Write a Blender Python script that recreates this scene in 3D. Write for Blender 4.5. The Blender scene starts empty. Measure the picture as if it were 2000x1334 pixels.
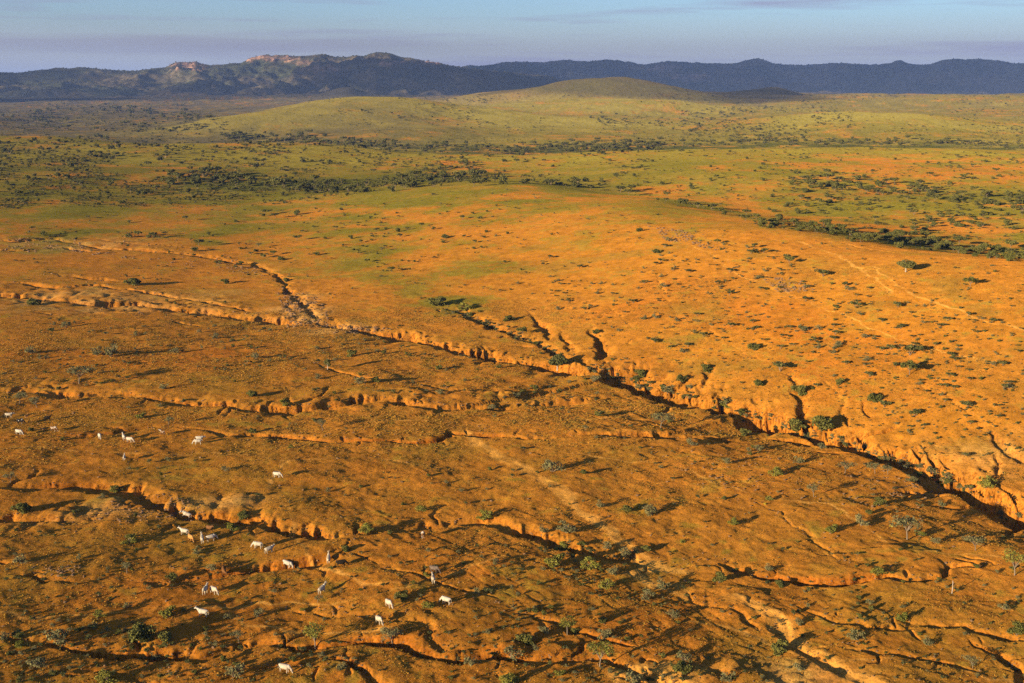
import bpy, bmesh, math, random
from collections import defaultdict
import numpy as np
from mathutils import Vector

rad = math.radians
S = bpy.context.scene
COL = S.collection
random.seed(7)
RNG = np.random.default_rng(7)

# ------------------------------------------------------------------ camera
FPX, CX, CY = 2200.0, 1000.0, 667.0        # focal length and centre on a 2000 x 1334 frame
HC = 90.0                                  # metres above the foreground
PITCH = math.atan((CY - 170.0) / FPX)
cam = bpy.data.cameras.new('camera')
cam.sensor_width = 36.0
cam.lens = 36.0 * FPX / 2000.0
cam.clip_start = 1.0
cam.clip_end = 80000.0
camo = bpy.data.objects.new('camera', cam)
camo.location = (0, 0, HC)
camo.rotation_euler = (math.pi / 2 - PITCH, 0, 0)
COL.objects.link(camo)
S.camera = camo

# ------------------------------------------------------------------ sun, sky, exposure
SUN_EL = rad(11.0)
SUN_AZ = math.atan2(-0.74, -0.67)          # compass angle (x, y) of the sun: behind the camera, left
SUN_DIR = Vector((math.sin(SUN_AZ) * math.cos(SUN_EL), math.cos(SUN_AZ) * math.cos(SUN_EL), math.sin(SUN_EL)))
sl = bpy.data.lights.new('sun', 'SUN')
sl.energy = 5.0
sl.angle = rad(0.55)
sl.color = (1.0, 0.80, 0.52)
slo = bpy.data.objects.new('sun', sl)
slo.rotation_euler = SUN_DIR.to_track_quat('Z', 'Y').to_euler()
slo.location = (-300, -200, 400)
COL.objects.link(slo)

world = bpy.data.worlds.new('World')
S.world = world
world.use_nodes = True
wt = world.node_tree
wt.nodes.clear()
def wn(t, **k):
    n = wt.nodes.new(t)
    for a, b in k.items():
        setattr(n, a, b)
    return n
w_out = wn('ShaderNodeOutputWorld')
w_bg = wn('ShaderNodeBackground')
w_bg.inputs['Strength'].default_value = 0.074
w_sky = wn('ShaderNodeTexSky', sky_type='NISHITA')
w_sky.sun_disc = False
w_sky.sun_elevation = SUN_EL
w_sky.sun_rotation = SUN_AZ
w_sky.air_density = 1.0
w_sky.dust_density = 0.6
w_sky.ozone_density = 2.0
w_tc = wn('ShaderNodeTexCoord')
w_sep = wn('ShaderNodeSeparateXYZ')
wt.links.new(w_tc.outputs['Generated'], w_sep.inputs[0])
def wramp(src, pts):
    r = wn('ShaderNodeValToRGB')
    e = r.color_ramp.elements
    while len(e) < len(pts):
        e.new(0.5)
    for k, (p, c) in enumerate(pts):
        e[k].position = p
        e[k].color = (c, c, c, 1)
    wt.links.new(src, r.inputs[0])
    return r
# long thin cloud streaks, stretched along the horizon
w_map = wn('ShaderNodeMapping')
w_map.inputs['Scale'].default_value = (2.2, 2.2, 42.0)
wt.links.new(w_tc.outputs['Generated'], w_map.inputs[0])
w_ns = wn('ShaderNodeTexNoise')
w_ns.inputs['Scale'].default_value = 1.6
w_ns.inputs['Detail'].default_value = 6.0
w_ns.inputs['Roughness'].default_value = 0.55
wt.links.new(w_map.outputs[0], w_ns.inputs['Vector'])
w_cl = wramp(w_ns.outputs[0], [(0.50, 0.0), (0.68, 0.85)])
w_band = wramp(w_sep.outputs['Z'], [(0.0, 1.0), (0.030, 0.80), (0.060, 0.25), (0.11, 0.0)])   # murk over the horizon
w_mx1 = wn('ShaderNodeMix', data_type='RGBA')
w_mx1.inputs['B'].default_value = (2.75, 2.80, 3.20, 1)
wt.links.new(w_band.outputs[0], w_mx1.inputs['Factor'])
w_tint = wn('ShaderNodeMix', data_type='RGBA', blend_type='MULTIPLY')
w_tint.inputs['Factor'].default_value = 1.0
w_tint.inputs['B'].default_value = (0.58, 0.79, 1.18, 1)
wt.links.new(w_sky.outputs[0], w_tint.inputs['A'])
wt.links.new(w_tint.outputs['Result'], w_mx1.inputs['A'])
w_mx2 = wn('ShaderNodeMix', data_type='RGBA')
w_mx2.inputs['B'].default_value = (2.0, 1.95, 2.9, 1)
wt.links.new(w_cl.outputs[0], w_mx2.inputs['Factor'])
wt.links.new(w_mx1.outputs['Result'], w_mx2.inputs['A'])
w_ns2 = wn('ShaderNodeTexNoise')
w_ns2.inputs['Scale'].default_value = 3.0
w_ns2.inputs['Detail'].default_value = 5.0
wt.links.new(w_map.outputs[0], w_ns2.inputs['Vector'])
w_mad = wn('ShaderNodeMath', operation='MULTIPLY_ADD')
w_mad.inputs[1].default_value = 0.010
wt.links.new(w_ns2.outputs[0], w_mad.inputs[0]); wt.links.new(w_sep.outputs['Z'], w_mad.inputs[2])
w_bank = wramp(w_mad.outputs[0], [(0.030, 0.0), (0.036, 0.8), (0.043, 0.9), (0.0465, 0.0)])
w_ns3 = wn('ShaderNodeMath', operation='MULTIPLY_ADD')
w_ns3.inputs[1].default_value = -1.0
w_ns3.inputs[2].default_value = 0.25
wt.links.new(w_sep.outputs['X'], w_ns3.inputs[0])
w_left = wramp(w_ns3.outputs[0], [(0.22, 0.12), (0.52, 1.0)])
w_bm = wn('ShaderNodeMath', operation='MULTIPLY')
wt.links.new(w_bank.outputs[0], w_bm.inputs[0]); wt.links.new(w_left.outputs[0], w_bm.inputs[1])
w_mx3 = wn('ShaderNodeMix', data_type='RGBA')
w_mx3.inputs['B'].default_value = (2.1, 2.16, 2.62, 1)
wt.links.new(w_bm.outputs[0], w_mx3.inputs['Factor'])
wt.links.new(w_mx2.outputs['Result'], w_mx3.inputs['A'])
wt.links.new(w_mx3.outputs['Result'], w_bg.inputs['Color'])
wt.links.new(w_bg.outputs[0], w_out.inputs['Surface'])

S.view_settings.view_transform = 'Standard'
S.view_settings.look = 'None'
S.view_settings.gamma = 1.0
S.view_settings.use_curve_mapping = False
S.view_settings.exposure = 1.16
S.render.engine = 'CYCLES'
S.cycles.max_bounces = 4
S.cycles.diffuse_bounces = 2
S.cycles.volume_bounces = 0
S.cycles.transparent_max_bounces = 8
S.cycles.use_denoising = False

# ------------------------------------------------------------------ helpers
def tag(o, label=None, cat=None, group=None, kind=None):
    if label: o['label'] = label
    if cat: o['category'] = cat
    if group: o['group'] = group
    if kind: o['kind'] = kind
    return o

def link(name, data, parent=None):
    o = bpy.data.objects.new(name, data)
    COL.objects.link(o)
    if parent is not None:
        o.parent = parent
    return o

def mesh_np(name, verts, faces, mats=(), mat_idx=None, smooth=False):
    """faces: (n,3) or (n,4) int array, or list of such arrays"""
    me = bpy.data.meshes.new(name)
    if not isinstance(faces, (list, tuple)):
        faces = [faces]
    faces = [np.asarray(f, dtype=np.int32) for f in faces if len(f)]
    v = np.asarray(verts, dtype=np.float32)
    me.vertices.add(len(v))
    me.vertices.foreach_set('co', v.ravel())
    nl = sum(f.size for f in faces)
    me.loops.add(nl)
    me.loops.foreach_set('vertex_index', np.concatenate([f.ravel() for f in faces]))
    cnt = np.concatenate([np.full(len(f), f.shape[1], dtype=np.int32) for f in faces])
    me.polygons.add(len(cnt))
    st = np.zeros(len(cnt), dtype=np.int32)
    st[1:] = np.cumsum(cnt)[:-1]
    me.polygons.foreach_set('loop_start', st)
    for m in mats:
        me.materials.append(m)
    if mat_idx is not None:
        me.polygons.foreach_set('material_index', np.asarray(mat_idx, dtype=np.int32))
    if smooth:
        me.polygons.foreach_set('use_smooth', np.ones(len(cnt), dtype=bool))
    me.update(calc_edges=True)
    return me

TAB = np.random.default_rng(11).random((512, 512)).astype(np.float32)
def vnoise(x, y, seed=0):
    x = np.asarray(x, dtype=np.float64) + seed * 37.17
    y = np.asarray(y, dtype=np.float64) + seed * 91.73
    ix = np.floor(x); iy = np.floor(y)
    fx = (x - ix).astype(np.float32); fy = (y - iy).astype(np.float32)
    ix = ix.astype(np.int64) & 511; iy = iy.astype(np.int64) & 511
    ix1 = (ix + 1) & 511; iy1 = (iy + 1) & 511
    ux = fx * fx * fx * (fx * (fx * 6 - 15) + 10); uy = fy * fy * fy * (fy * (fy * 6 - 15) + 10)
    a = TAB[ix, iy]; b = TAB[ix1, iy]; c = TAB[ix, iy1]; d = TAB[ix1, iy1]
    return (a + (b - a) * ux + (c - a) * uy + (a - b - c + d) * ux * uy) * 2 - 1

def fbm(x, y, octv=4, seed=0, gain=0.5):
    s = 0; a = 1.0
    for k in range(octv):
        s = s + a * vnoise(x, y, seed + k * 3)
        x = x * 2.03; y = y * 2.03; a *= gain
    return s

def sstep(a, b, x):
    t = np.clip((x - a) / (b - a), 0, 1)
    return t * t * (3 - 2 * t)

SP, CP = math.sin(PITCH), math.cos(PITCH)
def ray(px, py):
    """azimuth and fall (metres down per horizontal metre) of the sight line at a place in the frame"""
    a = (px - CX) / FPX; v = (CY - py) / FPX
    X = a; Y = CP + v * SP; Z = -SP + v * CP
    h = math.hypot(X, Y)
    return math.atan2(X, Y), -Z / h

# ------------------------------------------------------------------ the lie of the land
def pchip(xk, yk, x):
    xk = np.asarray(xk, float); yk = np.asarray(yk, float)
    h = np.diff(xk); d = np.diff(yk) / h
    m = np.zeros(len(xk))
    m[0] = d[0]; m[-1] = d[-1]
    for i in range(1, len(xk) - 1):
        if d[i - 1] * d[i] > 0:
            w1 = 2 * h[i] + h[i - 1]; w2 = h[i] + 2 * h[i - 1]
            m[i] = (w1 + w2) / (w1 / d[i - 1] + w2 / d[i])
    i = np.clip(np.searchsorted(xk, x) - 1, 0, len(h) - 1)
    t = np.clip((x - xk[i]) / h[i], 0, 1); H = h[i]
    return ((1 + 2 * t) * (1 - t) ** 2 * yk[i] + t * (1 - t) ** 2 * H * m[i] + t * t * (3 - 2 * t) * yk[i + 1] + t * t * (t - 1) * H * m[i + 1])

# profiles of the land along sight lines: (row, height) for what is seen, ('h', metres further, height) for hollows behind a crest
PROF = {
    0:    [(1334, 1), (1150, 1), (1000, 1), (900, 1), (800, 1), (765, 0.3), (700, 2), (600, 3), (560, 2), (520, 4), (480, 3.5), (440, 6), (400, 8), (350, 10), (300, 15), (258, 26), ('h', 130, 14), ('h', 250, -6), (250, -8), (230, -6), (210, 0), (195, 12), (184, 28)],
    500:  [(1334, .5), (1150, .5), (1000, 0), (850, 0), (740, .5), (640, 0), (550, 0), (515, 0), (480, 2), (430, 4), (395, 5), (372, 2), (340, 5), (300, 12), (276, 20), ('h', 110, 8), ('h', 220, -8), (268, -9), (250, -4), (220, 2), (200, 15), (186, 40)],
    1000: [(1334, 0), (1150, 0), (1000, 0), (850, -.5), (740, -1.5), (665, -1.5), (620, 0), (520, 6), (450, 11), (400, 14.5), (365, 16.5), ('h', 110, 11), ('h', 90, 4), (348, 1), (330, 4), (303, 10), ('h', 100, 0), ('h', 120, -8), (297, -8), (285, -6), (270, -4), (250, 0), (230, 3), (210, 10), (186, 42)],
    1250: [(1334, 0), (1150, -.3), (1000, -.4), (850, -1), (755, -2.5), (715, -1), (620, 5), (530, 10.5), (470, 15.5), (410, 19), ('h', 110, 14), ('h', 110, 6), (388, 4), (350, 7), (320, 11), (293, 16), ('h', 110, 6), ('h', 150, -4), (286, -5), (270, -2), (250, 1), (230, 4), (210, 12), (190, 45)],
    1500: [(1334, 0), (1150, -.5), (950, -1), (830, -3), (770, 0), (650, 7), (550, 14), (480, 19.5), (450, 21), ('h', 90, 16), ('h', 80, 9), (436, 8), (400, 9), (350, 12), (310, 16), (287, 20), ('h', 110, 9), ('h', 160, 0), (280, 0), (262, 3), (240, 7), (215, 14), (195, 40), (183, 60)],
    2000: [(1334, 1), (1100, 0), (990, -3), (900, -.5), (750, 8), (600, 18), (516, 24), ('h', 60, 18), ('h', 55, 9), (500, 6), (440, 8), (380, 12), (320, 16), (291, 21), ('h', 110, 10), ('h', 160, 3), (280, 3), (255, 8), (225, 16), (202, 36), (189, 58), (186, 60)],
}
LR0, LR1, NLR = math.log(3.0), math.log(60000.0), 1500
LRG = np.linspace(LR0, LR1, NLR)
cols_az, cols_z = [], []
for px in (-500, 0, 500, 1000, 1250, 1500, 2000, 2500):
    src = PROF[min(max(px, 0), 2000)]
    rk, zk = [3.0, 90.0], [0.5, 0.5]
    for k in src:
        if k[0] == 'h':
            rk.append(rk[-1] + k[1]); zk.append(k[2])
        else:
            r = (HC - k[1]) / ray(px, k[0])[1]
            if r <= rk[-1] + 5:
                r = rk[-1] + 12
            rk.append(r); zk.append(k[1])
    far = zk[-1]
    rk += [rk[-1] + 1800, rk[-1] + 6000, 60000.0]; zk += [far - 25, 25, 25]
    z = pchip(np.log(rk), zk, LRG)
    ker = np.exp(-0.5 * (np.arange(-9, 10) / 3.2) ** 2); ker /= ker.sum()
    z = np.convolve(np.pad(z, 9, mode='edge'), ker, mode='valid')
    cols_az.append(ray(px, 500)[0]); cols_z.append(z)
NAZ = 240
AZG = np.linspace(cols_az[0], cols_az[-1], NAZ)
BT = np.zeros((NAZ, NLR))
cz = np.array(cols_z)
for j in range(NLR):
    BT[:, j] = pchip(cols_az, cz[:, j], AZG)

HILLS = []    # x, y, gain, left width, right width, depth width
def add_hill(px, py, r, wl, wr, dep, base):
    az, fall = ray(px, py)
    HILLS.append((az, r, HC - r * fall - base, wl * r / FPX, wr * r / FPX, dep))
add_hill(690, 190, 2950, 150, 190, 330, 0)
add_hill(930, 228, 2750, 190, 240, 220, 8)
add_hill(470, 226, 2500, 130, 200, 150, 4)
add_hill(1130, 163, 4700, 175, 125, 420, 18)
add_hill(1270, 180, 4800, 110, 90, 330, 34)
add_hill(1230, 197, 3700, 210, 150, 240, 8)
add_hill(1660, 221, 2500, 120, 190, 210, 8)
add_hill(1520, 170, 5600, 26, 22, 120, 58)
add_hill(1455, 178, 5600, 36, 30, 120, 58)
add_hill(672, 166, 6600, 30, 30, 200, 40)
add_hill(800, 250, 2200, 100, 100, 90, 0)

def base_z(x, y):
    az = np.arctan2(x, y); r = np.hypot(x, y)
    azc = np.clip(az, AZG[0], AZG[-1] - 1e-9); lr = np.clip(np.log(np.maximum(r, 3.0)), LR0, LR1 - 1e-9)
    fa = (azc - AZG[0]) / (AZG[1] - AZG[0]); fl = (lr - LR0) / (LRG[1] - LRG[0])
    ia = np.clip(fa.astype(int), 0, NAZ - 2); il = np.clip(fl.astype(int), 0, NLR - 2)
    fa = fa - ia; fl = fl - il
    z = (BT[ia, il] * (1 - fa) * (1 - fl) + BT[ia + 1, il] * fa * (1 - fl) + BT[ia, il + 1] * (1 - fa) * fl + BT[ia + 1, il + 1] * fa * fl)
    for (ha, hr, hz, wl, wr, dep) in HILLS:
        u = (az - ha) * hr; v = r - hr
        w = np.where(u < 0, wl, wr)
        z = z + hz * np.exp(-0.5 * (u / w) ** 2 - 0.5 * (v / dep) ** 2) * (np.abs(az) < 1.2)
    return z

_rr = np.exp(np.linspace(math.log(60), math.log(14000), 6000))
def pix_base(px, py):
    """where a sight line meets the smooth land"""
    az, fall = ray(px, py)
    x = _rr * math.sin(az); y = _rr * math.cos(az)
    d = base_z(x, y) - (HC - fall * _rr)
    i = np.argmax(d > 0) if (d > 0).any() else len(_rr) - 1
    return x[i], y[i]

# gullies: points left to right in the frame; half width, slot depth, scarp height, recovery length (m), rib size
GUL = [
    ([(600, 622), (680, 636), (760, 648), (830, 664), (900, 684), (960, 694), (1030, 706), (1100, 716), (1180, 728)], 3.2, 2.8, 3.0, 40, 1.4),
    ([(845, 596), (890, 600), (930, 618), (985, 646), (1050, 672), (1120, 702), (1190, 722)], 2.6, 3.0, 0.5, 25, .7),
    ([(1150, 712), (1200, 724), (1280, 756), (1340, 776), (1450, 802), (1540, 832), (1640, 854), (1720, 882), (1800, 914), (1880, 952), (1960, 986), (2060, 1020), (2200, 1075)], 4.6, 5.0, 4.4, 40, 2.0),
    ([(-60, 470), (30, 472), (100, 466), (200, 486), (300, 490), (400, 500), (500, 516), (550, 540), (575, 580), (625, 622)], 2.4, 2.0, 0.9, 25, .9),
    ([(-60, 572), (30, 574), (100, 580), (170, 590), (260, 588), (350, 602), (450, 614), (520, 620), (600, 628)], 3.4, 1.8, 2.2, 40, 1.6),
    ([(60, 540), (130, 538), (200, 545), (250, 550)], 1.6, 1.2, .7, 15, .8),
    ([(300, 622), (350, 628), (400, 636)], 1.0, 1.3, .4, 10, .5),
    ([(-60, 758), (0, 764), (100, 768), (220, 768), (300, 776), (380, 786), (480, 796), (560, 798), (650, 788), (700, 780), (760, 778), (850, 790), (960, 786), (1060, 780), (1130, 776), (1190, 764)], 2.6, 2.0, 2.2, 30, 1.1),
    ([(70, 852), (160, 850), (240, 840), (310, 828)], 1.5, 1.7, .9, 16, .5),
    ([(335, 832), (380, 838), (430, 844), (500, 846), (560, 850), (640, 854), (740, 857), (830, 860), (855, 852), (870, 838), (960, 845), (1080, 850), (1200, 848), (1300, 846), (1420, 850), (1510, 850)], 1.1, 1.5, .8, 16, .5),
    ([(-60, 944), (0, 946), (100, 944), (190, 946), (250, 952), (300, 978), (340, 1006), (400, 1012), (480, 1014), (560, 1030), (640, 1046), (690, 1052)], 2.2, 2.0, 1.8, 22, .9),
    ([(-60, 1002), (20, 1008), (90, 1012), (150, 1016), (190, 1014)], 1.8, 1.6, 1.2, 16, .8),
    ([(690, 1044), (760, 1032), (820, 1024), (900, 1014), (960, 1010), (1000, 1032), (1060, 1052), (1130, 1066), (1200, 1082), (1260, 1090), (1330, 1102)], 1.8, 1.9, 1.5, 18, .8),
    ([(1310, 1094), (1400, 1090), (1450, 1106), (1520, 1126), (1580, 1136), (1660, 1138), (1720, 1128), (1800, 1132), (1838, 1120), (1850, 1106), (1900, 1104), (1970, 1096)], 1.0, 1.7, .9, 16, .35),
    ([(1540, 1160), (1600, 1196), (1680, 1216), (1760, 1222), (1800, 1212), (1880, 1220), (1960, 1236), (2080, 1262)], .8, 1.2, .6, 12, .3),
    ([(-60, 1096), (40, 1098)], 1.0, 1.2, .5, 10, .3),
    ([(20, 1126), (110, 1130), (180, 1128)], 1.0, 1.6, .5, 10, .4),
    ([(240, 1134), (330, 1138), (400, 1122), (450, 1112), (520, 1100), (600, 1098), (670, 1088), (710, 1066)], 1.1, 1.5, .9, 14, .5),
    ([(-60, 1232), (0, 1240), (60, 1246), (150, 1264), (230, 1266), (330, 1272), (400, 1276), (450, 1258), (530, 1252), (600, 1264), (660, 1252), (720, 1248), (790, 1254), (850, 1278), (900, 1288), (1000, 1286), (1100, 1284), (1200, 1292), (1260, 1312), (1330, 1336), (1400, 1370)], 1.3, 1.9, 1.1, 14, .5),
    ([(540, 1186), (640, 1192), (740, 1200), (840, 1192)], .5, .8, .5, 8, .25),
    ([(640, 1276), (700, 1296), (750, 1330), (780, 1370)], 1.1, 1.5, .8, 12, .4),
    ([(1890, 1236), (1940, 1268), (1985, 1310), (2020, 1360)], 1.0, 1.5, .6, 10, .4),
    ([(1745, 952), (1790, 962), (1845, 960)], 1.6, 1.8, .8, 10, .9),
    ([(1915, 842), (1950, 866), (2000, 906), (2080, 950)], 1.6, 2.0, 1.0, 15, .6),
    ([(1200, 1330), (1300, 1322), (1380, 1334)], .8, 1.2, .5, 8, .4),
    ([(1440, 1170), (1500, 1206), (1560, 1262), (1640, 1310), (1720, 1360)], 1.8, .6, .3, 10, .3),
    ([(760, 1205), (830, 1230), (900, 1275)], .7, 1.0, .3, 8, .4),
    ([(560, 800), (620, 776), (660, 752)], .6, .9, .2, 6, .3),
    ([(-60, 552), (40, 552), (110, 560), (180, 556), (250, 564), (330, 574), (420, 592), (500, 606)], 1.3, 1.2, .8, 14, .9),
    ([(40, 604), (120, 612), (220, 606), (300, 612)], .9, 1.0, .4, 10, .6),
    ([(-60, 486), (40, 490), (120, 484), (190, 494)], 1.3, 1.2, .8, 14, .8),
    ([(180, 466), (260, 476), (330, 480), (420, 490)], .8, .9, .4, 10, .6),
    ([(1000, 1195), (1100, 1216), (1200, 1256), (1290, 1272)], .6, .9, .4, 8, .3),
    ([(1330, 1160), (1420, 1186), (1490, 1238)], .6, .9, .3, 8, .3),
    ([(1620, 1250), (1720, 1276), (1830, 1282), (1940, 1312)], .7, 1.0, .4, 8, .3),
    ([(480, 1302), (560, 1292), (640, 1302)], .6, .9, .4, 8, .3),
    ([(90, 1312), (220, 1300), (330, 1312), (420, 1306)], .7, 1.1, .5, 9, .3),
    ([(600, 700), (700, 736), (800, 746), (900, 762)], .8, .9, .5, 10, .4),
    ([(720, 1110), (800, 1120), (900, 1150), (980, 1180)], .5, .7, .3, 7, .25),
    ([(1420, 960), (1520, 1000), (1600, 1060), (1660, 1100)], .4, .5, .2, 6, .25),
    # side rills running down the hill into the main gully
    ([(1032, 600), (1060, 640), (1075, 672)], 1.4, 1.6, 0, 5, .5),
    ([(1085, 642), (1110, 672), (1128, 702)], 1.1, 1.8, 0, 5, .5),
    ([(1152, 634), (1168, 664), (1176, 690), (1170, 716)], 1.4, 2.4, 0, 5, .6),
    ([(1240, 660), (1232, 676)], .7, 1.2, 0, 5, .3),
    ([(1378, 700), (1378, 740), (1372, 772)], 1.5, 2.2, 0, 5, .6),
    ([(1530, 728), (1556, 750), (1560, 790), (1556, 826)], 1.6, 2.6, 0, 5, .7),
    ([(1386, 620), (1394, 645), (1410, 668)], .45, .7, 0, 5, .3),
    ([(1410, 668), (1450, 690), (1500, 712)], .3, .4, 0, 5, .3),
    ([(1658, 770), (1648, 808), (1656, 842)], .8, 1.9, 0, 5, .4),
    ([(1684, 782), (1694, 800), (1706, 818)], .7, 1.6, 0, 5, .4),
    ([(1776, 730), (1810, 760), (1860, 785), (1930, 835)], .35, .5, 0, 5, .3),
    ([(1600, 745), (1640, 770), (1660, 790)], .3, .5, 0, 5, .3),
    ([(1280, 520), (1284, 545), (1300, 590), (1320, 620)], .3, .4, 0, 5, .4),
    ([(1180, 590), (1210, 620), (1240, 650)], .3, .4, 0, 5, .4),
    ([(1560, 470), (1640, 474), (1720, 490), (1760, 500)], .5, .5, 0, 5, .4),
]
# track and sandy washes: points, half width
WASH = [([(905, 838), (950, 866), (1000, 890), (1060, 935), (1130, 985), (1200, 1040), (1260, 1085)], 1.7),
        ([(1440, 1165), (1500, 1200), (1560, 1256), (1640, 1304), (1720, 1350)], 2.2),
        ([(1560, 470), (1640, 500), (1700, 540), (1740, 570)], .7), ([(1700, 520), (1760, 560), (1900, 620), (2000, 650)], .6),
        ([(0, 880), (120, 872), (260, 884), (420, 880), (560, 900), (700, 890), (880, 905)], .38), ([(560, 900), (520, 960), (560, 1000), (620, 1100), (700, 1140), (820, 1150)], .36),
        ([(420, 1180), (520, 1168), (640, 1172), (760, 1160), (900, 1120), (1000, 1085)], .36), ([(0, 1190), (140, 1200), (300, 1180), (420, 1180), (560, 1230), (760, 1225)], .4), ([(1120, 880), (1300, 900), (1460, 960), (1620, 990), (1760, 1070), (2000, 1090)], .4),
        ([(700, 820), (860, 815), (1000, 825), (1180, 810), (1350, 815)], .4), ([(1330, 1210), (1450, 1230), (1600, 1290), (1800, 1290), (2000, 1330)], .38), ([(1350, 480), (1450, 540), (1600, 600), (1800, 680), (2000, 720)], .3),
        ([(1230, 1330), (1290, 1300), (1340, 1330)], 2.4), ([(1330, 1105), (1290, 1090), (1240, 1110), (1330, 1150)], 1.6)]

def poly_field(x, y, pts):
    """signed distance (+ towards the viewer's side) and place along a line"""
    best = np.full(x.shape, 1e9); sd = np.full(x.shape, 1e9); tt = np.zeros(x.shape)
    L = [math.hypot(b[0] - a[0], b[1] - a[1]) for a, b in zip(pts, pts[1:])]
    tot = sum(L); acc = 0
    for (a, b), l in zip(zip(pts, pts[1:]), L):
        ux, uy = (b[0] - a[0]) / l, (b[1] - a[1]) / l
        t = np.clip((x - a[0]) * ux + (y - a[1]) * uy, 0, l)
        dx = x - (a[0] + ux * t); dy = y - (a[1] + uy * t)
        d = np.hypot(dx, dy)
        m = d < best
        best = np.where(m, d, best)
        sgn = np.where((x - a[0]) * uy - (y - a[1]) * ux >= 0, 1.0, -1.0)
        sd = np.where(m, d * sgn, sd)
        tt = np.where(m, acc + t, tt)
        acc += l
    return sd, tt, tot

GULW = [([pix_base(*p) for p in g[0]],) + tuple(g[1:]) for g in GUL]
_rg = random.Random(3)
for (pts, hw, dep, stp, Lr, rib) in list(GULW[:40]):
    L = [math.hypot(b[0] - a[0], b[1] - a[1]) for a, b in zip(pts, pts[1:])]
    nb = int(sum(L) / (5.5 if hw > 2.3 else 9.0))
    for k in range(nb):
        t = _rg.uniform(0, sum(L))
        for (a, b), l in zip(zip(pts, pts[1:]), L):
            if t <= l: break
            t -= l
        ux, uy = (b[0] - a[0]) / l, (b[1] - a[1]) / l
        sd = 1 if _rg.random() < .72 else -1
        ox, oy = a[0] + ux * min(t, l), a[1] + uy * min(t, l)
        nx0, ny0 = -uy * sd, ux * sd
        ln = hw * _rg.uniform(1.4, 3.6) + _rg.uniform(0, 4)
        q = [(ox, oy)]
        sk = _rg.uniform(-.8, .5)
        for j in range(1, 4):
            f = ln * j / 3
            sk += _rg.uniform(-.25, .25)
            q.append((ox + nx0 * f + ux * sk * f, oy + ny0 * f + uy * sk * f))
        GULW.append((q, _rg.uniform(.3, .55) * min(hw, 2.6) ** .6, dep * _rg.uniform(.25, .6), 0, 5, .35))
WASHW = [([pix_base(*p) for p in w[0]], w[1]) for w in WASH]

def blob_field(x, y, blobs, wob=0.35, seed=50):
    """soft patches on the land: (column, row, half width, half height in frame units, value)"""
    f = np.zeros(x.shape, dtype=np.float32)
    n = fbm(x / 30.0, y / 30.0, 3, seed)
    for (px, py, rx, ry, v) in blobs:
        cx, cy = pix_base(px, py)
        ax, ay = pix_base(px, py - ry); bx, by = pix_base(px, py + ry)
        r = math.hypot(cx, cy)
        dy = min(max(abs(math.hypot(ax, ay) - math.hypot(bx, by)) / 2, r * 0.01), r * .16); dx = rx * r / FPX
        u = (np.arctan2(x, y) - math.atan2(cx, cy)) * r / dx; w = (np.hypot(x, y) - r) / dy
        d = u * u + w * w
        f = np.maximum(f, v * np.clip(1.35 - np.sqrt(d) + wob * n, 0, 1))
    return f

# polar sheet, finer where the land is near
dense_r = [128.0]
while dense_r[-1] < 6500:
    r = dense_r[-1]
    if r < 460: dr = 0.36 * r / 200
    elif r < 1250: dr = 0.83 * (r / 460) ** 1.55
    else: dr = 3.9 * (r / 1250) ** 1.5
    dense_r.append(r + dr)
R = np.array([4, 15, 35, 60, 85, 105, 118] + dense_r + list(np.exp(np.linspace(math.log(6800), math.log(45000), 40))))
NC = 840
AZ = np.linspace(rad(-30.5), rad(30.5), NC)
AZB = np.linspace(rad(30.5), rad(360 - 30.5), 62)[1:-1]
AZALL = np.concatenate([AZ, AZB])
NA, NR = len(AZALL), len(R)
RR, AA = np.meshgrid(R, AZALL)
X = RR * np.sin(AA); Y = RR * np.cos(AA)
Z = base_z(X, Y)

near = np.exp(-np.maximum(RR - 300, 0) / 350.0)
Z += near * (0.9 * fbm(X / 46, Y / 46, 3, 1) + 0.22 * fbm(X / 9, Y / 9, 3, 2))
Z += (1 - near) * 2.9 * fbm(X / 210, Y / 210, 4, 4) * np.clip(RR / 1500, .25, 2.5)
micro = np.clip(1.2 - RR / 700, 0, 1)
Z += micro * (0.12 * vnoise(X / 2.3, Y / 2.3, 7) + 0.085 * vnoise(X / 0.95, Y / 0.95, 8))
# faint sheet-wash rills running down the slopes
rl = 1 - np.abs(vnoise((X + Y * .8) / 3.2 + .8 * vnoise(X / 9, Y / 9, 3), (X - Y) / 34, 9))
Z -= micro * (.13 + .10 * sstep(0, .15, AA)) * np.clip(rl - 0.72, 0, 1) / 0.28 * np.clip(vnoise(X / 60, Y / 60, 31) + .25, 0, 1)

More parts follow.
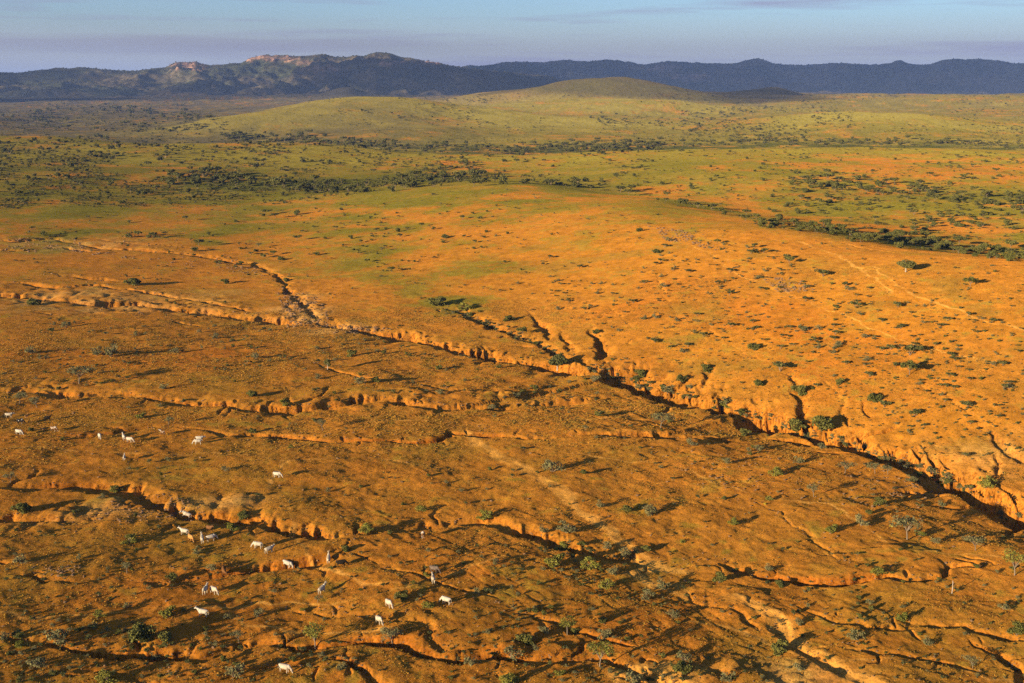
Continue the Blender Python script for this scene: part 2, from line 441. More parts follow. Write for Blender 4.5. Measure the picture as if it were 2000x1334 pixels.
wx = X + 1.3 * vnoise(X / 9, Y / 9, 12) + 0.75 * vnoise(X / 2.6, Y / 2.6, 13)
wy = Y + 1.3 * vnoise(X / 9, Y / 9, 14) + 0.75 * vnoise(X / 2.6, Y / 2.6, 15)
flute = (np.abs(vnoise(X / 2.4, Y / 7.0, 16)) * 1.3 + np.abs(vnoise(X / 1.1, Y / 4.0, 17)) * .6 - .5)
cut = np.zeros(Z.shape); scarp = np.zeros(Z.shape)
bare = np.zeros(Z.shape, dtype=np.float32)
VIS = np.zeros(Z.shape, bool); VIS[:NC] = True
for (pts, hw, dep, stp, Lr, rib) in GULW:
    p = np.array(pts)
    mg = hw * 2 + 4 + 2.6 * Lr * (stp > 0)
    m = VIS & (X > p[:, 0].min() - mg) & (X < p[:, 0].max() + mg) & (Y > p[:, 1].min() - mg) & (Y < p[:, 1].max() + mg)
    if not m.any():
        continue
    x_m = X[m]; y_m = Y[m]
    s, t, tot = poly_field(wx[m], wy[m], pts)
    end = np.minimum(sstep(-1, min(14, tot * .3), t), sstep(-1, min(14, tot * .3), tot - t))
    fade = np.clip(.64 + .8 * vnoise(t / 15, 0 * t + pts[0][0] * .37, 23) + .3 * vnoise(t / 5, 0 * t, 26), .62 if hw > 3 else .42, 1.15)
    var = fade * (0.85 + .3 * vnoise(t / 4, 0 * t, 21))
    h = hw * np.clip(.85 + .5 * vnoise(t / 9, 0 * t, 22), .4, 1.6) * (0.45 + .55 * end)
    slump = np.clip(vnoise(x_m / 8.0, y_m / 8.0, 27) + .15, 0, 1) * 1.6
    se = s + rib * flute[m] * 1.6
    rise = .62 * sstep(-1.0, -.35, se / h) + .38 * sstep(-1.7 - slump, -.4, se / h)
    inner = rise * (1 - sstep(.25, 1.0 + .4 * slump, s / h))
    kk = 1.0 if hw > 3 else .72
    c = (1.0 if hw > 3 else .92) * dep * 1.12 * var * end * inner
    sc = kk * stp * .58 * end * np.clip(var, .2, 1.2) * rise * np.exp(-np.maximum(s, 0) / Lr)
    cut[m] = np.maximum(cut[m], c)
    scarp[m] += sc
    b = end * np.clip(fade + .1, 0, 1) * np.exp(-np.clip(np.abs(s + .8 * h) / (h * 1.1) - .25, 0, 9) ** 1.5)
    bare[m] = np.maximum(bare[m], b.astype(np.float32))
Z -= cut + np.minimum(scarp, 4.0)
# badland humps round the upper-left and lower-left gullies, stone spreads on the hill
hump = blob_field(X, Y, [(120, 570, 150, 22, 1), (350, 595, 170, 18, 1), (590, 590, 60, 30, 1), (90, 470, 130, 14, .8), (150, 1000, 190, 28, 1), (420, 985, 110, 20, .9), (1000, 765, 220, 14, .8), (120, 750, 160, 12, .7), (1860, 870, 160, 25, .6), (1010, 1262, 200, 22, .7), (1480, 1310, 180, 30, .7)], .3, 51)
Z += hump * micro * (1.7 * (np.abs(vnoise(X / 7.5, Y / 7.5, 24)) - .35) + .8 * (np.abs(vnoise(X / 3.0, Y / 3.0, 25)) - .35))

# slope of the finished land (tells bare banks from turf)
gr = np.gradient(Z, R, axis=1)
ga = np.zeros_like(Z)
ga[:NC] = np.gradient(Z[:NC], AZ, axis=0) / RR[:NC]
steep = np.hypot(gr, ga)

VIS0 = (np.abs(AA) < 1.0)
def ground_at(px, py):
    """where a sight line meets the finished land"""
    az, fall = ray(px, py)
    fa = (az - AZ[0]) / (AZ[1] - AZ[0]); ia = int(min(max(fa, 0), NC - 2)); fa = min(max(fa - ia, 0), 1)
    col = Z[ia] * (1 - fa) + Z[ia + 1] * fa
    d = col - (HC - fall * R)
    d[R < 60] = -1
    if not (d > 0).any():
        return None
    i = int(np.argmax(d > 0)); i = max(i, 1)
    t = d[i - 1] / (d[i - 1] - d[i])
    r = R[i - 1] + t * (R[i] - R[i - 1])
    return (r * math.sin(az), r * math.cos(az), float(col[i - 1] + t * (col[i] - col[i - 1])), r)

def z_at(x, y):
    x = np.asarray(x, float); y = np.asarray(y, float)
    az = np.arctan2(x, y); r = np.hypot(x, y)
    fa = np.clip((az - AZ[0]) / (AZ[1] - AZ[0]), 0, NC - 1.001); ia = fa.astype(int); fa = fa - ia
    ir = np.clip(np.searchsorted(R, r) - 1, 0, NR - 2); fr = np.clip((r - R[ir]) / (R[ir + 1] - R[ir]), 0, 1)
    return (Z[ia, ir] * (1 - fa) * (1 - fr) + Z[ia + 1, ir] * fa * (1 - fr) + Z[ia, ir + 1] * (1 - fa) * fr + Z[ia + 1, ir + 1] * fa * fr)

# ---- what the ground is made of, with some far light and shade painted in
C_SOIL = np.array([0.39, 0.150, 0.018]); C_HILL = np.array([0.37, 0.150, 0.016]); C_RED = np.array([0.38, 0.112, 0.012])
C_BANK = np.array([0.42, 0.172, 0.022]); C_SAND = np.array([0.48, 0.265, 0.075])
C_STUB = np.array([0.33, 0.140, 0.018]); C_OLIVE = np.array([0.190, 0.135, 0.018]); C_GREEN = np.array([0.150, 0.124, 0.014])
C_PALE = np.array([0.205, 0.165, 0.030])
def mixc(c, d, f):
    return c + (d - c) * f[..., None].astype(np.float32)
colr = np.zeros(Z.shape + (3,), dtype=np.float32) + C_SOIL.astype(np.float32)
n1 = fbm(X / 38, Y / 38, 4, 40); n2 = fbm(X / 9, Y / 9, 4, 41); n3 = fbm(X / 160, Y / 160, 4, 42); n4 = fbm(X / 2.2, Y / 2.2, 3, 43)
hillm = blob_field(X, Y, [(1650, 620, 620, 200, 1), (1150, 500, 380, 90, 1), (1850, 850, 260, 90, 1)], .2, 44)
colr = mixc(colr, C_HILL, hillm)
redm = blob_field(X, Y, [(1420, 600, 180, 60, .6), (1700, 700, 160, 50, .5), (1250, 1200, 350, 90, .85), (500, 1120, 400, 60, .8), (900, 1150, 200, 50, .7), (250, 1280, 260, 40, .7), (300, 690, 260, 40, .6), (900, 1290, 300, 50, .7), (300, 334, 170, 9, .5), (900, 325, 140, 18, .9), (1300, 372, 60, 8, .9), (1820, 330, 260, 40, .9), (1560, 190, 140, 8, .35), (880, 238, 50, 8, .9), (1900, 215, 130, 10, .35), (200, 370, 160, 8, .4), (1650, 440, 150, 12, .9), (1120, 380, 90, 8, .6)], .9, 45)
colr = mixc(colr, C_RED, np.clip(redm * (.7 + .5 * n2), 0, 1))
hg = np.clip(.1 + .9 * fbm(X / 17, Y / 17, 4, 63) + .3 * n4, 0, 1) * hillm
stub = np.clip(.52 + .55 * n1 + .35 * n2, 0, 1) * (1 - .72 * hillm)
colr = mixc(colr, C_STUB, stub * .7)
colr = mixc(colr, np.array([.215, .128, .020]), sstep(.25, .7, hg) * .6)
greenzone = sstep(600, 860, RR + 120 * n1) * 1.0
greenzone = np.maximum(greenzone, blob_field(X, Y, [(700, 505, 110, 38, .9), (950, 520, 120, 16, .7), (560, 440, 300, 22, .8), (1000, 410, 260, 30, .75), (820, 560, 60, 20, .6), (880, 590, 60, 16, .9), (200, 425, 260, 28, .6), (1250, 400, 180, 20, .7), (1500, 425, 200, 14, .9), (1800, 470, 260, 16, .95), (1700, 400, 330, 40, .85), (1980, 490, 90, 12, .95)], .6, 46))
greenzone = np.clip(greenzone * (1 - .62 * np.clip(redm * 1.2 - .1, 0, 1)) * np.clip(1.1 + .4 * n3 + .35 * n1 + .2 * n2, 0.4, 1), 0, 1)
patch = sstep(.30, .62, greenzone + .42 * n2 + .30 * n4 * (RR < 1100))
greenzone = np.where(VIS0, .45 * greenzone + .55 * patch, greenzone)
gcol = C_OLIVE + (C_GREEN - C_OLIVE) * np.clip(.5 + n1, 0, 1)[..., None]
gcol = gcol + (C_PALE - gcol) * (np.clip(.2 + .9 * n3 + .5 * n2, 0, 1) * sstep(1200, 2600, RR))[..., None]
colr = colr + (gcol - colr) * greenzone[..., None]
farp = sstep(1750, 2300, RR + 150 * n3) * sstep(.02, -.16, AA)  # far plain: dark scrub with its haze and cloud shadow painted into the colour
farp = np.maximum(farp, sstep(4300, 5600, RR + 500 * n3)) * VIS0
hillw = np.zeros(Z.shape)
for (ha, hr, hz, wl, wr, dep) in HILLS[:9]:
    u = (AA - ha) * hr; v = RR - hr
    hillw = np.maximum(hillw, np.exp(-0.5 * (u / np.where(u < 0, wl, wr)) ** 2 * .7 - 0.5 * (v / dep) ** 2 * .7))
colr = mixc(colr, np.array([.115, .098, .012]), blob_field(X, Y, [(330, 325, 420, 52, .8), (700, 345, 300, 26, .6), (1000, 290, 400, 7, .6), (1560, 245, 160, 25, .5)], .5, 57) * np.clip(.7 + .8 * n1, 0, 1))
rolling = sstep(1850, 2150, RR) * sstep(5200, 4300, RR) * VIS0
colr = mixc(colr, np.array([.20, .135, .040]), np.clip(sstep(4000, 4300, RR) * hillw * 1.2, 0, 1) * VIS0)
colr = mixc(colr, np.array([.118, .096, .018]), rolling * (1 - np.clip(hillw * 1.3, 0, 1)) * np.clip(.75 + .4 * n1, 0, 1) * .8)
colr = mixc(colr, np.array([.225, .182, .032]), rolling * np.clip(hillw * 1.25 - .1, 0, 1) * np.clip(.75 + .5 * n3, 0, 1) * .85)
belt = sstep(1590, 1680, RR) * sstep(2000, 1850, RR) * sstep(-.27, -.2, AA) * VIS0
colr = mixc(colr, np.array([.060, .062, .012]), belt * np.clip(.75 + .7 * n1 + .3 * n2, 0, 1))
crest = sstep(1180, 1300, RR) * sstep(1790, 1560, RR) * VIS0  # sunlit brow of the second ridge painted into the grass colour
colr = mixc(colr, np.array([.235, .178, .022]), crest * np.clip(.45 + .7 * n1, 0, 1) * .7 * (1 - .6 * redm))
vale = blob_field(X, Y, [(470, 366, 170, 10, .9), (660, 364, 160, 10, .9), (850, 356, 120, 7, .9), (1720, 468, 260, 9, .8), (1800, 380, 240, 9, .6)], .4, 58)
colr = mixc(colr, np.array([.085, .085, .014]), vale)
colr = mixc(colr, np.array([.085, .068, .034]), farp * (1 - .85 * hillw) * np.clip(.8 + .5 * n1 + .3 * n2, .3, 1))
foregrass = np.clip(.1 + .8 * fbm(X / 22, Y / 22, 4, 47) + .3 * n4, 0, 1) * (RR < 700) * (1 - hillm)
colr = mixc(colr, C_OLIVE, foregrass * .42)
colr = mixc(colr, C_BANK, np.clip(bare * 1.1, 0, 1) * np.clip(.75 + .5 * n2, 0, 1) * (RR < 1200))
bk = sstep(.42, .85, steep) * (RR < 1500)
colr = mixc(colr, C_BANK * np.array([1, .93, .9]), bk * np.clip(.8 + .4 * n2, 0, 1))
redbank = blob_field(X, Y, [(180, 842, 160, 14, .9), (720, 852, 260, 12, .9), (500, 1105, 250, 16, .9), (1650, 1130, 330, 20, .8), (800, 1260, 700, 30, .8), (100, 945, 160, 10, .7)], .3, 48)
colr = mixc(colr, np.array([.36, .108, .012]), redbank * np.clip(bare + bk, 0, 1) * .75)
pale = blob_field(X, Y, [(590, 600, 55, 40, .75), (640, 640, 60, 10, .7), (130, 585, 260, 22, .45), (130, 480, 150, 14, .4), (1920, 890, 130, 50, .5), (1500, 1310, 200, 40, .5), (90, 1010, 90, 10, .6), (200, 1000, 120, 18, .6), (420, 985, 70, 14, .6)], .5, 49)
colr = mixc(colr, C_SAND, pale * np.clip(.6 + .7 * n2, 0, 1))
washm = np.zeros(Z.shape, np.float32)
for pts, hw in WASHW:
    p = np.array(pts)
    m = VIS & (X > p[:, 0].min() - 9) & (X < p[:, 0].max() + 9) & (Y > p[:, 1].min() - 9) & (Y < p[:, 1].max() + 9)
    s, t, tot = poly_field(wx[m], wy[m], pts)
    k = (1 - sstep(.5, 1.4, np.abs(s) / hw)) * np.clip(.65 + .5 * vnoise(t / 5, s, 53), 0, 1) * .95
    washm[m] = np.maximum(washm[m], k)
    colr[m] = colr[m] + (np.array([.58, .285, .055]) - colr[m]) * k[:, None]
kop = blob_field(X, Y, [(672, 168, 60, 10, 1), (1480, 180, 90, 9, .9)], .2, 54)  # dark knolls; the left one has its shadow painted in as scrub colour
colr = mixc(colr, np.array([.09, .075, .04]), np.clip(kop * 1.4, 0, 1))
colr *= np.clip(1 + .16 * n4 + .10 * n2, .55, 1.4)[..., None]
colr = np.clip(colr, .01, .9)

idx = np.arange(NA * NR).reshape(NA, NR)
nx_ = np.roll(idx, -1, axis=0)
quads = np.stack([idx[:, :-1], idx[:, 1:], nx_[:, 1:], nx_[:, :-1]], -1).reshape(-1, 4)

def new_mat(name):
    m = bpy.data.materials.new(name)
    m.use_nodes = True
    nt = m.node_tree
    b = nt.nodes['Principled BSDF']
    b.inputs['Roughness'].default_value = 0.9
    if 'Specular IOR Level' in b.inputs:
        b.inputs['Specular IOR Level'].default_value = 0.1
    return m, nt, b

def nnode(nt, t, **k):
    n = nt.nodes.new(t)
    for a, b in k.items():
        setattr(n, a, b)
    return n

def noise_node(nt, scale, detail=4, rough=.55, vec=None):
    n = nnode(nt, 'ShaderNodeTexNoise')
    n.inputs['Scale'].default_value = scale
    n.inputs['Detail'].default_value = detail
    n.inputs['Roughness'].default_value = rough
    if vec is not None:
        nt.links.new(vec, n.inputs['Vector'])
    return n

def ramp_node(nt, src, pts):
    r = nnode(nt, 'ShaderNodeValToRGB')
    e = r.color_ramp.elements
    while len(e) < len(pts):
        e.new(0.5)
    for k, (p, c) in enumerate(pts):
        e[k].position = p
        e[k].color = (c[0], c[1], c[2], 1) if isinstance(c, (tuple, list)) else (c, c, c, 1)
    nt.links.new(src, r.inputs[0])
    return r

def mul_node(nt, a, b, mode='MULTIPLY', fac=1.0):
    m = nnode(nt, 'ShaderNodeMix', data_type='RGBA', blend_type=mode)
    m.inputs['Factor'].default_value = fac
    nt.links.new(a, m.inputs['A']); nt.links.new(b, m.inputs['B'])
    return m

def ground_material():
    m, nt, b = new_mat('earth')
    at = nnode(nt, 'ShaderNodeAttribute', attribute_name='soil')
    tc = nnode(nt, 'ShaderNodeTexCoord')
    n1 = noise_node(nt, 2.0, 5, .68, tc.outputs['Object'])
    n2 = noise_node(nt, 0.23, 4, .6, tc.outputs['Object'])
    r1 = ramp_node(nt, n1.outputs[0], [(.30, (.50, .52, .50)), (.50, (1.0, 1.0, 1.0)), (.72, (1.28, 1.22, 1.15))])
    r2 = ramp_node(nt, n2.outputs[0], [(.32, (.80, .84, .86)), (.68, (1.16, 1.12, 1.05))])
    m1 = mul_node(nt, at.outputs['Color'], r1.outputs[0])
    m2 = mul_node(nt, m1.outputs['Result'], r2.outputs[0])
    mp = nnode(nt, 'ShaderNodeMapping')
    mp.inputs['Scale'].default_value = (1.5, 1.5, .22)
    nt.links.new(tc.outputs['Object'], mp.inputs[0])
    n4 = noise_node(nt, 1.0, 4, .65, mp.outputs[0])
    r4 = ramp_node(nt, n4.outputs[0], [(.36, (.42, .34, .30)), (.50, (.95, .93, .9)), (.68, (1.15, 1.2, 1.3))])
    m3 = mul_node(nt, m2.outputs['Result'], r4.outputs[0])
    ge = nnode(nt, 'ShaderNodeNewGeometry')
    sx = nnode(nt, 'ShaderNodeSeparateXYZ')
    nt.links.new(ge.outputs['Normal'], sx.inputs[0])
    r5 = ramp_node(nt, sx.outputs['Z'], [(.70, 1.0), (.93, 0.0)])
    nt.links.new(r5.outputs[0], m3.inputs['Factor'])
    nt.links.new(m3.outputs['Result'], b.inputs['Base Color'])
    bp = nnode(nt, 'ShaderNodeBump')
    bp.inputs['Strength'].default_value = 0.8
    bp.inputs['Distance'].default_value = 0.22
    n3 = noise_node(nt, 2.6, 5, .7, tc.outputs['Object'])
    nt.links.new(n3.outputs[0], bp.inputs['Height'])
    nt.links.new(bp.outputs[0], b.inputs['Normal'])
    b.inputs['Roughness'].default_value = 1.0
    b.inputs['Diffuse Roughness'].default_value = 0.8
    b.inputs['Specular IOR Level'].default_value = 0.0
    return m
M_GROUND = ground_material()
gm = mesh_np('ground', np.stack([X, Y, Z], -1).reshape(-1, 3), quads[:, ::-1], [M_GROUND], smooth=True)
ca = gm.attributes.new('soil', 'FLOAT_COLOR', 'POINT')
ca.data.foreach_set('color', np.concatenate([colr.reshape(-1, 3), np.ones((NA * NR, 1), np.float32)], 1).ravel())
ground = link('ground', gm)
tag(ground, kind='structure')

# ------------------------------------------------------------------ mountains
def mountain_material(name, base, dark, rock):
    m, nt, b = new_mat(name)
    at = nnode(nt, 'ShaderNodeAttribute', attribute_name='soil')
    tc = nnode(nt, 'ShaderNodeTexCoord')
    n1 = noise_node(nt, 0.022, 6, .7, tc.outputs['Object'])
    r1 = ramp_node(nt, n1.outputs[0], [(.36, .35), (.5, .85), (.62, 1.35)])
    m1 = mul_node(nt, at.outputs['Color'], r1.outputs[0])
    nt.links.new(m1.outputs['Result'], b.inputs['Base Color'])
    bp = nnode(nt, 'ShaderNodeBump')
    bp.inputs['Strength'].default_value = 0.8
    bp.inputs['Distance'].default_value = 14.0
    nt.links.new(n1.outputs[0], bp.inputs['Height'])
    nt.links.new(bp.outputs[0], b.inputs['Normal'])
    b.inputs['Roughness'].default_value = 1.0
    b.inputs['Specular IOR Level'].default_value = 0.0
    return m
M_MTN = mountain_material('mountain_scrub', 0, 0, 0)
MTN = {}
def mountain(name, crest, rc, front, back, base, nx, ny, rocks, seed, label):
    pxs = [c[0] for c in crest]
    azs = np.array([ray(c[0], c[1])[0] for c in crest])
    zs = np.array([HC - rc * ray(c[0], c[1])[1] for c in crest])
    az = np.linspace(azs[0], azs[-1], nx)
    zc = np.interp(az, azs, zs)
    ker = np.exp(-0.5 * (np.arange(-4, 5) / 1.6) ** 2); ker /= ker.sum()
    zc = np.convolve(np.pad(zc, 4, mode='edge'), ker, mode='valid')
    t = np.concatenate([np.linspace(0, 1, int(ny * .72)), np.linspace(1, 2, ny - int(ny * .72) + 1)[1:]])
    T, A = np.meshgrid(t, az)
    rcv = rc + 300 * vnoise(az * rc / 1500, az * 0, seed)
    Rg = np.where(T <= 1, rcv[:, None] - front * (1 - T), rcv[:, None] + back * (T - 1))
    g = np.where(T <= 1, .22 * T + .78 * sstep(.18, 1.02, T) ** 1.15, 1 - (T - 1) ** 1.4)
    Xm = Rg * np.sin(A); Ym = Rg * np.cos(A)
    rel = np.maximum(zc[:, None] - base, 5) * Rg / rcv[:, None]
    amp = rel * np.clip(np.minimum(T, 2 - T), 0, 1) * np.clip(1.06 - T, 0.03, 1)
    rid = 1 - np.abs(fbm(Xm / 520, Ym / 700, 4, seed + 3))
    Zm = base - 4 + rel * g + amp * 1.3 * (rid - .66) + amp * .28 * fbm(Xm / 120, Ym / 120, 3, seed + 5)
    Zm += np.clip(T, 0, 1) * 4.0 * vnoise(Xm / 34, Ym / 60, seed + 8)
    cm = np.zeros(Xm.shape + (3,)) + np.array([.062, .070, .034])
    f = np.clip(.45 + .9 * fbm(Xm / 260, Ym / 260, 4, seed + 9), 0, 1)
    cm = cm + (np.array([.125, .102, .058]) - cm) * f[..., None]
    low = sstep(.42, .1, T) * .85
    cm = cm + (np.array([.22, .165, .085]) - cm) * (low * np.clip(.6 + fbm(Xm / 300, Ym / 300, 3, seed + 12), 0, 1))[..., None]
    rk = fbm(Xm / 45, Ym / 45, 3, seed + 14)
    for (px, py, wx_, wy_, v) in rocks:
        a0, fall = ray(px, py)
        zz = HC - Rg * fall
        u = (A - a0) * FPX / wx_; w = (Zm - zz) / (wy_ * rc / FPX)
        k = np.clip((1.3 - np.sqrt(u * u + w * w)) * 1.5 + 1.1 * rk, 0, 1) * (T < 1.03) * v
        k = np.clip(k, 0, 1)
        cm = cm + (np.array([.46, .27, .19]) - cm) * k[..., None]
        Zm += 9 * k * np.abs(rk)
    i2 = np.arange(Xm.size).reshape(Xm.shape)
    q = np.stack([i2[:-1, :-1], i2[1:, :-1], i2[1:, 1:], i2[:-1, 1:]], -1).reshape(-1, 4)
    me = mesh_np(name, np.stack([Xm, Ym, Zm], -1).reshape(-1, 3), q, [M_MTN], smooth=True)
    a = me.attributes.new('soil', 'FLOAT_COLOR', 'POINT')
    a.data.foreach_set('color', np.concatenate([cm.reshape(-1, 3), np.ones((Xm.size, 1))], 1).astype(np.float32).ravel())
    o = link(name, me)
    tag(o, label, None, None, 'structure')
    MTN[name] = (Xm, Ym, Zm, T)
    return o
CR_L = [(-260, 156), (-150, 150), (-60, 146), (0, 140), (30, 142), (60, 137), (110, 132), (160, 130), (200, 134), (270, 137), (320, 130), (345, 120), (380, 117), (410, 123), (470, 122), (490, 110), (515, 106), (560, 110), (620, 106), (680, 111), (712, 107), (732, 99), (760, 101), (785, 111), (805, 112), (830, 120), (880, 130), (920, 134), (960, 138), (1010, 142), (1050, 146), (1080, 150), (1110, 160), (1150, 172), (1190, 182)]
CR_R = [(820, 150), (860, 140), (900, 130), (940, 128), (980, 121), (1010, 118), (1060, 120), (1100, 117), (1150, 121), (1180, 118), (1260, 124), (1310, 119), (1350, 122), (1400, 122), (1440, 124), (1458, 117), (1480, 114), (1498, 118), (1512, 125), (1550, 127), (1580, 125), (1620, 122), (1660, 124), (1700, 126), (1738, 125), (1755, 117), (1772, 123), (1800, 127), (1815, 126), (1840, 118), (1880, 117), (1940, 117), (1980, 122), (2010, 122), (2060, 118), (2120, 125), (2260, 130)]
mountain('mountain_range', CR_R, 13600, 2900, 2600, 30, 640, 110, [(1350, 152, 26, 5, .4), (1300, 133, 40, 4, .35)], 70, 'dark blue far mountain range along the right of the horizon')
mountain('mountain_range', CR_L, 9300, 2300, 1900, 30, 760, 130, [(372, 126, 26, 7, .95), (512, 113, 34, 6, .95), (560, 114, 20, 4, .7), (838, 123, 16, 4, .9), (760, 124, 20, 4, .6), (640, 135, 30, 6, .45), (590, 122, 24, 4, .5)], 90, 'grey-green mountain range with pale pink rock outcrops on the left')

# ------------------------------------------------------------------ clouds that shade the far hills (high, above the frame)
def cloud(name, cx, cy, sx, sy, alt, thick, label, seed, mat=None):
    """a flat-based bank of cloud over the place it shades"""
    tt = (alt - 60) / SUN_DIR.z
    ox, oy = cx + SUN_DIR.x * tt, cy + SUN_DIR.y * tt
    n = 46
    gx, gy = np.meshgrid(np.linspace(-1.25, 1.25, n), np.linspace(-1.25, 1.25, n), indexing='ij')
    d = np.hypot(gx, gy)
    edge = 1.05 - d + .28 * fbm(gx * 2.6 + seed, gy * 2.6, 4, seed)
    h = np.clip(edge * 1.6, 0, 1) ** .6
    lump = .6 + .55 * np.abs(fbm(gx * 5, gy * 5, 3, seed + 4))
    top = alt + thick * h * lump
    bot = alt - thick * .12 * h
    keep = (edge > 0)
    i2 = np.arange(n * n).reshape(n, n)
    q = np.stack([i2[:-1, :-1], i2[1:, :-1], i2[1:, 1:], i2[:-1, 1:]], -1).reshape(-1, 4)
    kq = keep.ravel()[q].any(1)
    q = q[kq]
    xx = ox + gx.ravel() * sx; yy = oy + gy.ravel() * sy
    v = np.concatenate([np.stack([xx, yy, top.ravel()], -1), np.stack([xx, yy, bot.ravel()], -1)])
    me = mesh_np(name, v, np.concatenate([q, q[:, ::-1] + n * n]), [mat or M_CLOUD], smooth=True)
    o = link(name, me)
    tag(o, label, 'cloud', 'banks of cloud over the plain')
    return o
M_CLOUD, _nt, _b = new_mat('cloud_white')
_b.inputs['Base Color'].default_value = (.8, .8, .82, 1)
_tr = _nt.nodes.new('ShaderNodeBsdfTransparent'); _mx = _nt.nodes.new('ShaderNodeMixShader')
_mx.inputs[0].default_value = .62
_nt.links.new(_b.outputs[0], _mx.inputs[1]); _nt.links.new(_tr.outputs[0], _mx.inputs[2])
_nt.links.new(_mx.outputs[0], _nt.nodes['Material Output'].inputs['Surface'])
M_CLOUD2 = M_CLOUD.copy(); M_CLOUD2.name = 'cloud_thick'
M_CLOUD2.node_tree.nodes['Mix Shader'].inputs[0].default_value = .25
def cloud_over(px, r, dx, dy, alt, thick, label, seed, mat=None):
    az = ray(px, 300)[0]
    return cloud('cloud', r * math.sin(az), r * math.cos(az), dx, dy, alt, thick, label, seed, mat)
cloud_over(1650, 13000, 4600, 2100, 1500, 300, 'long flat cloud bank shading the far right mountains', 3, M_CLOUD2)
cloud_over(1260, 5000, 640, 640, 1300, 160, 'small flat cloud shading the middle green hill', 5)
cloud_over(930, 8700, 900, 900, 1500, 160, 'flat cloud shading the right foot of the rocky range', 6, M_CLOUD2)
cloud_over(430, 7300, 1300, 800, 1500, 150, 'narrow cloud shading the far left plain', 8)
cloud_over(60, 9800, 900, 900, 1500, 150, 'flat cloud shading the left end of the mountains', 9)

# ------------------------------------------------------------------ plants
def foliage_mat(name, c0, c1, sat=1.0):
    m, nt, b = new_mat(name)
    oi = nnode(nt, 'ShaderNodeObjectInfo')
    ge = nnode(nt, 'ShaderNodeNewGeometry')
    ad = nnode(nt, 'ShaderNodeMath', operation='ADD')
    nt.links.new(oi.outputs['Random'], ad.inputs[0]); nt.links.new(ge.outputs['Random Per Island'], ad.inputs[1])
    hf = nnode(nt, 'ShaderNodeMath', operation='MULTIPLY')
    hf.inputs[1].default_value = 0.5
    nt.links.new(ad.outputs[0], hf.inputs[0])
    r = ramp_node(nt, hf.outputs[0], [(.1, c0), (.9, c1)])
    nt.links.new(r.outputs[0], b.inputs['Base Color'])
    b.inputs['Roughness'].default_value = .8
    return m
def plain_mat(name, c, var=.25, scale=3.0):
    m, nt, b = new_mat(name)
    tc = nnode(nt, 'ShaderNodeTexCoord')
    n = noise_node(nt, scale, 4, .6, tc.outputs['Object'])
    r = ramp_node(nt, n.outputs[0], [(.3, tuple(k * (1 - var) for k in c)), (.7, tuple(k * (1 + var) for k in c))])
    nt.links.new(r.outputs[0], b.inputs['Base Color'])
    return m
F_GREY = foliage_mat('grey_green_leaves', (.125, .115, .045), (.200, .175, .068))
F_DARK = foliage_mat('dark_green_leaves', (.080, .082, .018), (.160, .145, .032))
F_YEL = foliage_mat('yellow_green_leaves', (.130, .130, .020), (.220, .195, .032))
F_MID = foliage_mat('olive_leaves', (.085, .085, .024), (.150, .135, .036))
M_TRUNK = plain_mat('bark_grey', (.20, .15, .10))
M_PALE = plain_mat('bark_pale', (.34, .27, .20))
M_STICK = plain_mat('dry_twigs', (.24, .17, .11))
M_DRYG = foliage_mat('dry_grass', (.42, .180, .024), (.52, .250, .032))
M_OLG = foliage_mat('olive_grass', (.32, .170, .020), (.42, .245, .030))
M_STONE = plain_mat('brown_stone', (.20, .115, .055), .35)
M_YFL = plain_mat('yellow_blossom', (.50, .40, .03), .2)

def leaf_quads(rng, cent, size, flat=0.0):
    """one small quad at every centre, random tilt (flat: 1 = lying level)"""
    n = len(cent)
    a = rng.normal(size=(n, 3)); b = rng.normal(size=(n, 3))
    a[:, 2] *= (1 - flat); b[:, 2] *= (1 - flat)
    a /= np.linalg.norm(a, axis=1)[:, None]
    b -= a * (a * b).sum(1)[:, None]
    b /= np.linalg.norm(b, axis=1)[:, None] + 1e-9
    s = (size * rng.uniform(.6, 1.4, n))[:, None]
    a = a * s; b = b * s * rng.uniform(.45, .9, n)[:, None]
    v = np.stack([cent - a * .5 - b * .5, cent + a * .5 - b * .35, cent + a * .5 + b * .5, cent - a * .4 + b * .5], 1).reshape(-1, 3)
    return v, np.arange(n * 4).reshape(-1, 4)

def in_ball(rng, n, shell=.5):
    d = rng.normal(size=(n, 3)); d /= np.linalg.norm(d, axis=1)[:, None]
    return d * (rng.random(n) ** (1 / 3) * (1 - shell) + shell * rng.uniform(.8, 1, n))[:, None]

def tube(pts, rads, sides=5):
    pts = [Vector(p) for p in pts]
    V, F = [], []
    for i, p in enumerate(pts):
        d = (pts[min(i + 1, len(pts) - 1)] - pts[max(i - 1, 0)]).normalized()
        u = d.orthogonal().normalized(); w = d.cross(u)
        for k in range(sides):
            a = 2 * math.pi * k / sides
            V.append(p + (u * math.cos(a) + w * math.sin(a)) * rads[i])
    for i in range(len(pts) - 1):
        for k in range(sides):
            F.append((i * sides + k, i * sides + (k + 1) % sides, (i + 1) * sides + (k + 1) % sides, (i + 1) * sides + k))
    return np.array([tuple(v) for v in V]), np.array(F)

def join(parts):
    V, F, o = [], [], 0
    for v, f in parts:
        V.append(v); F.append(f + o); o += len(v)
    return np.concatenate(V), np.concatenate(F)

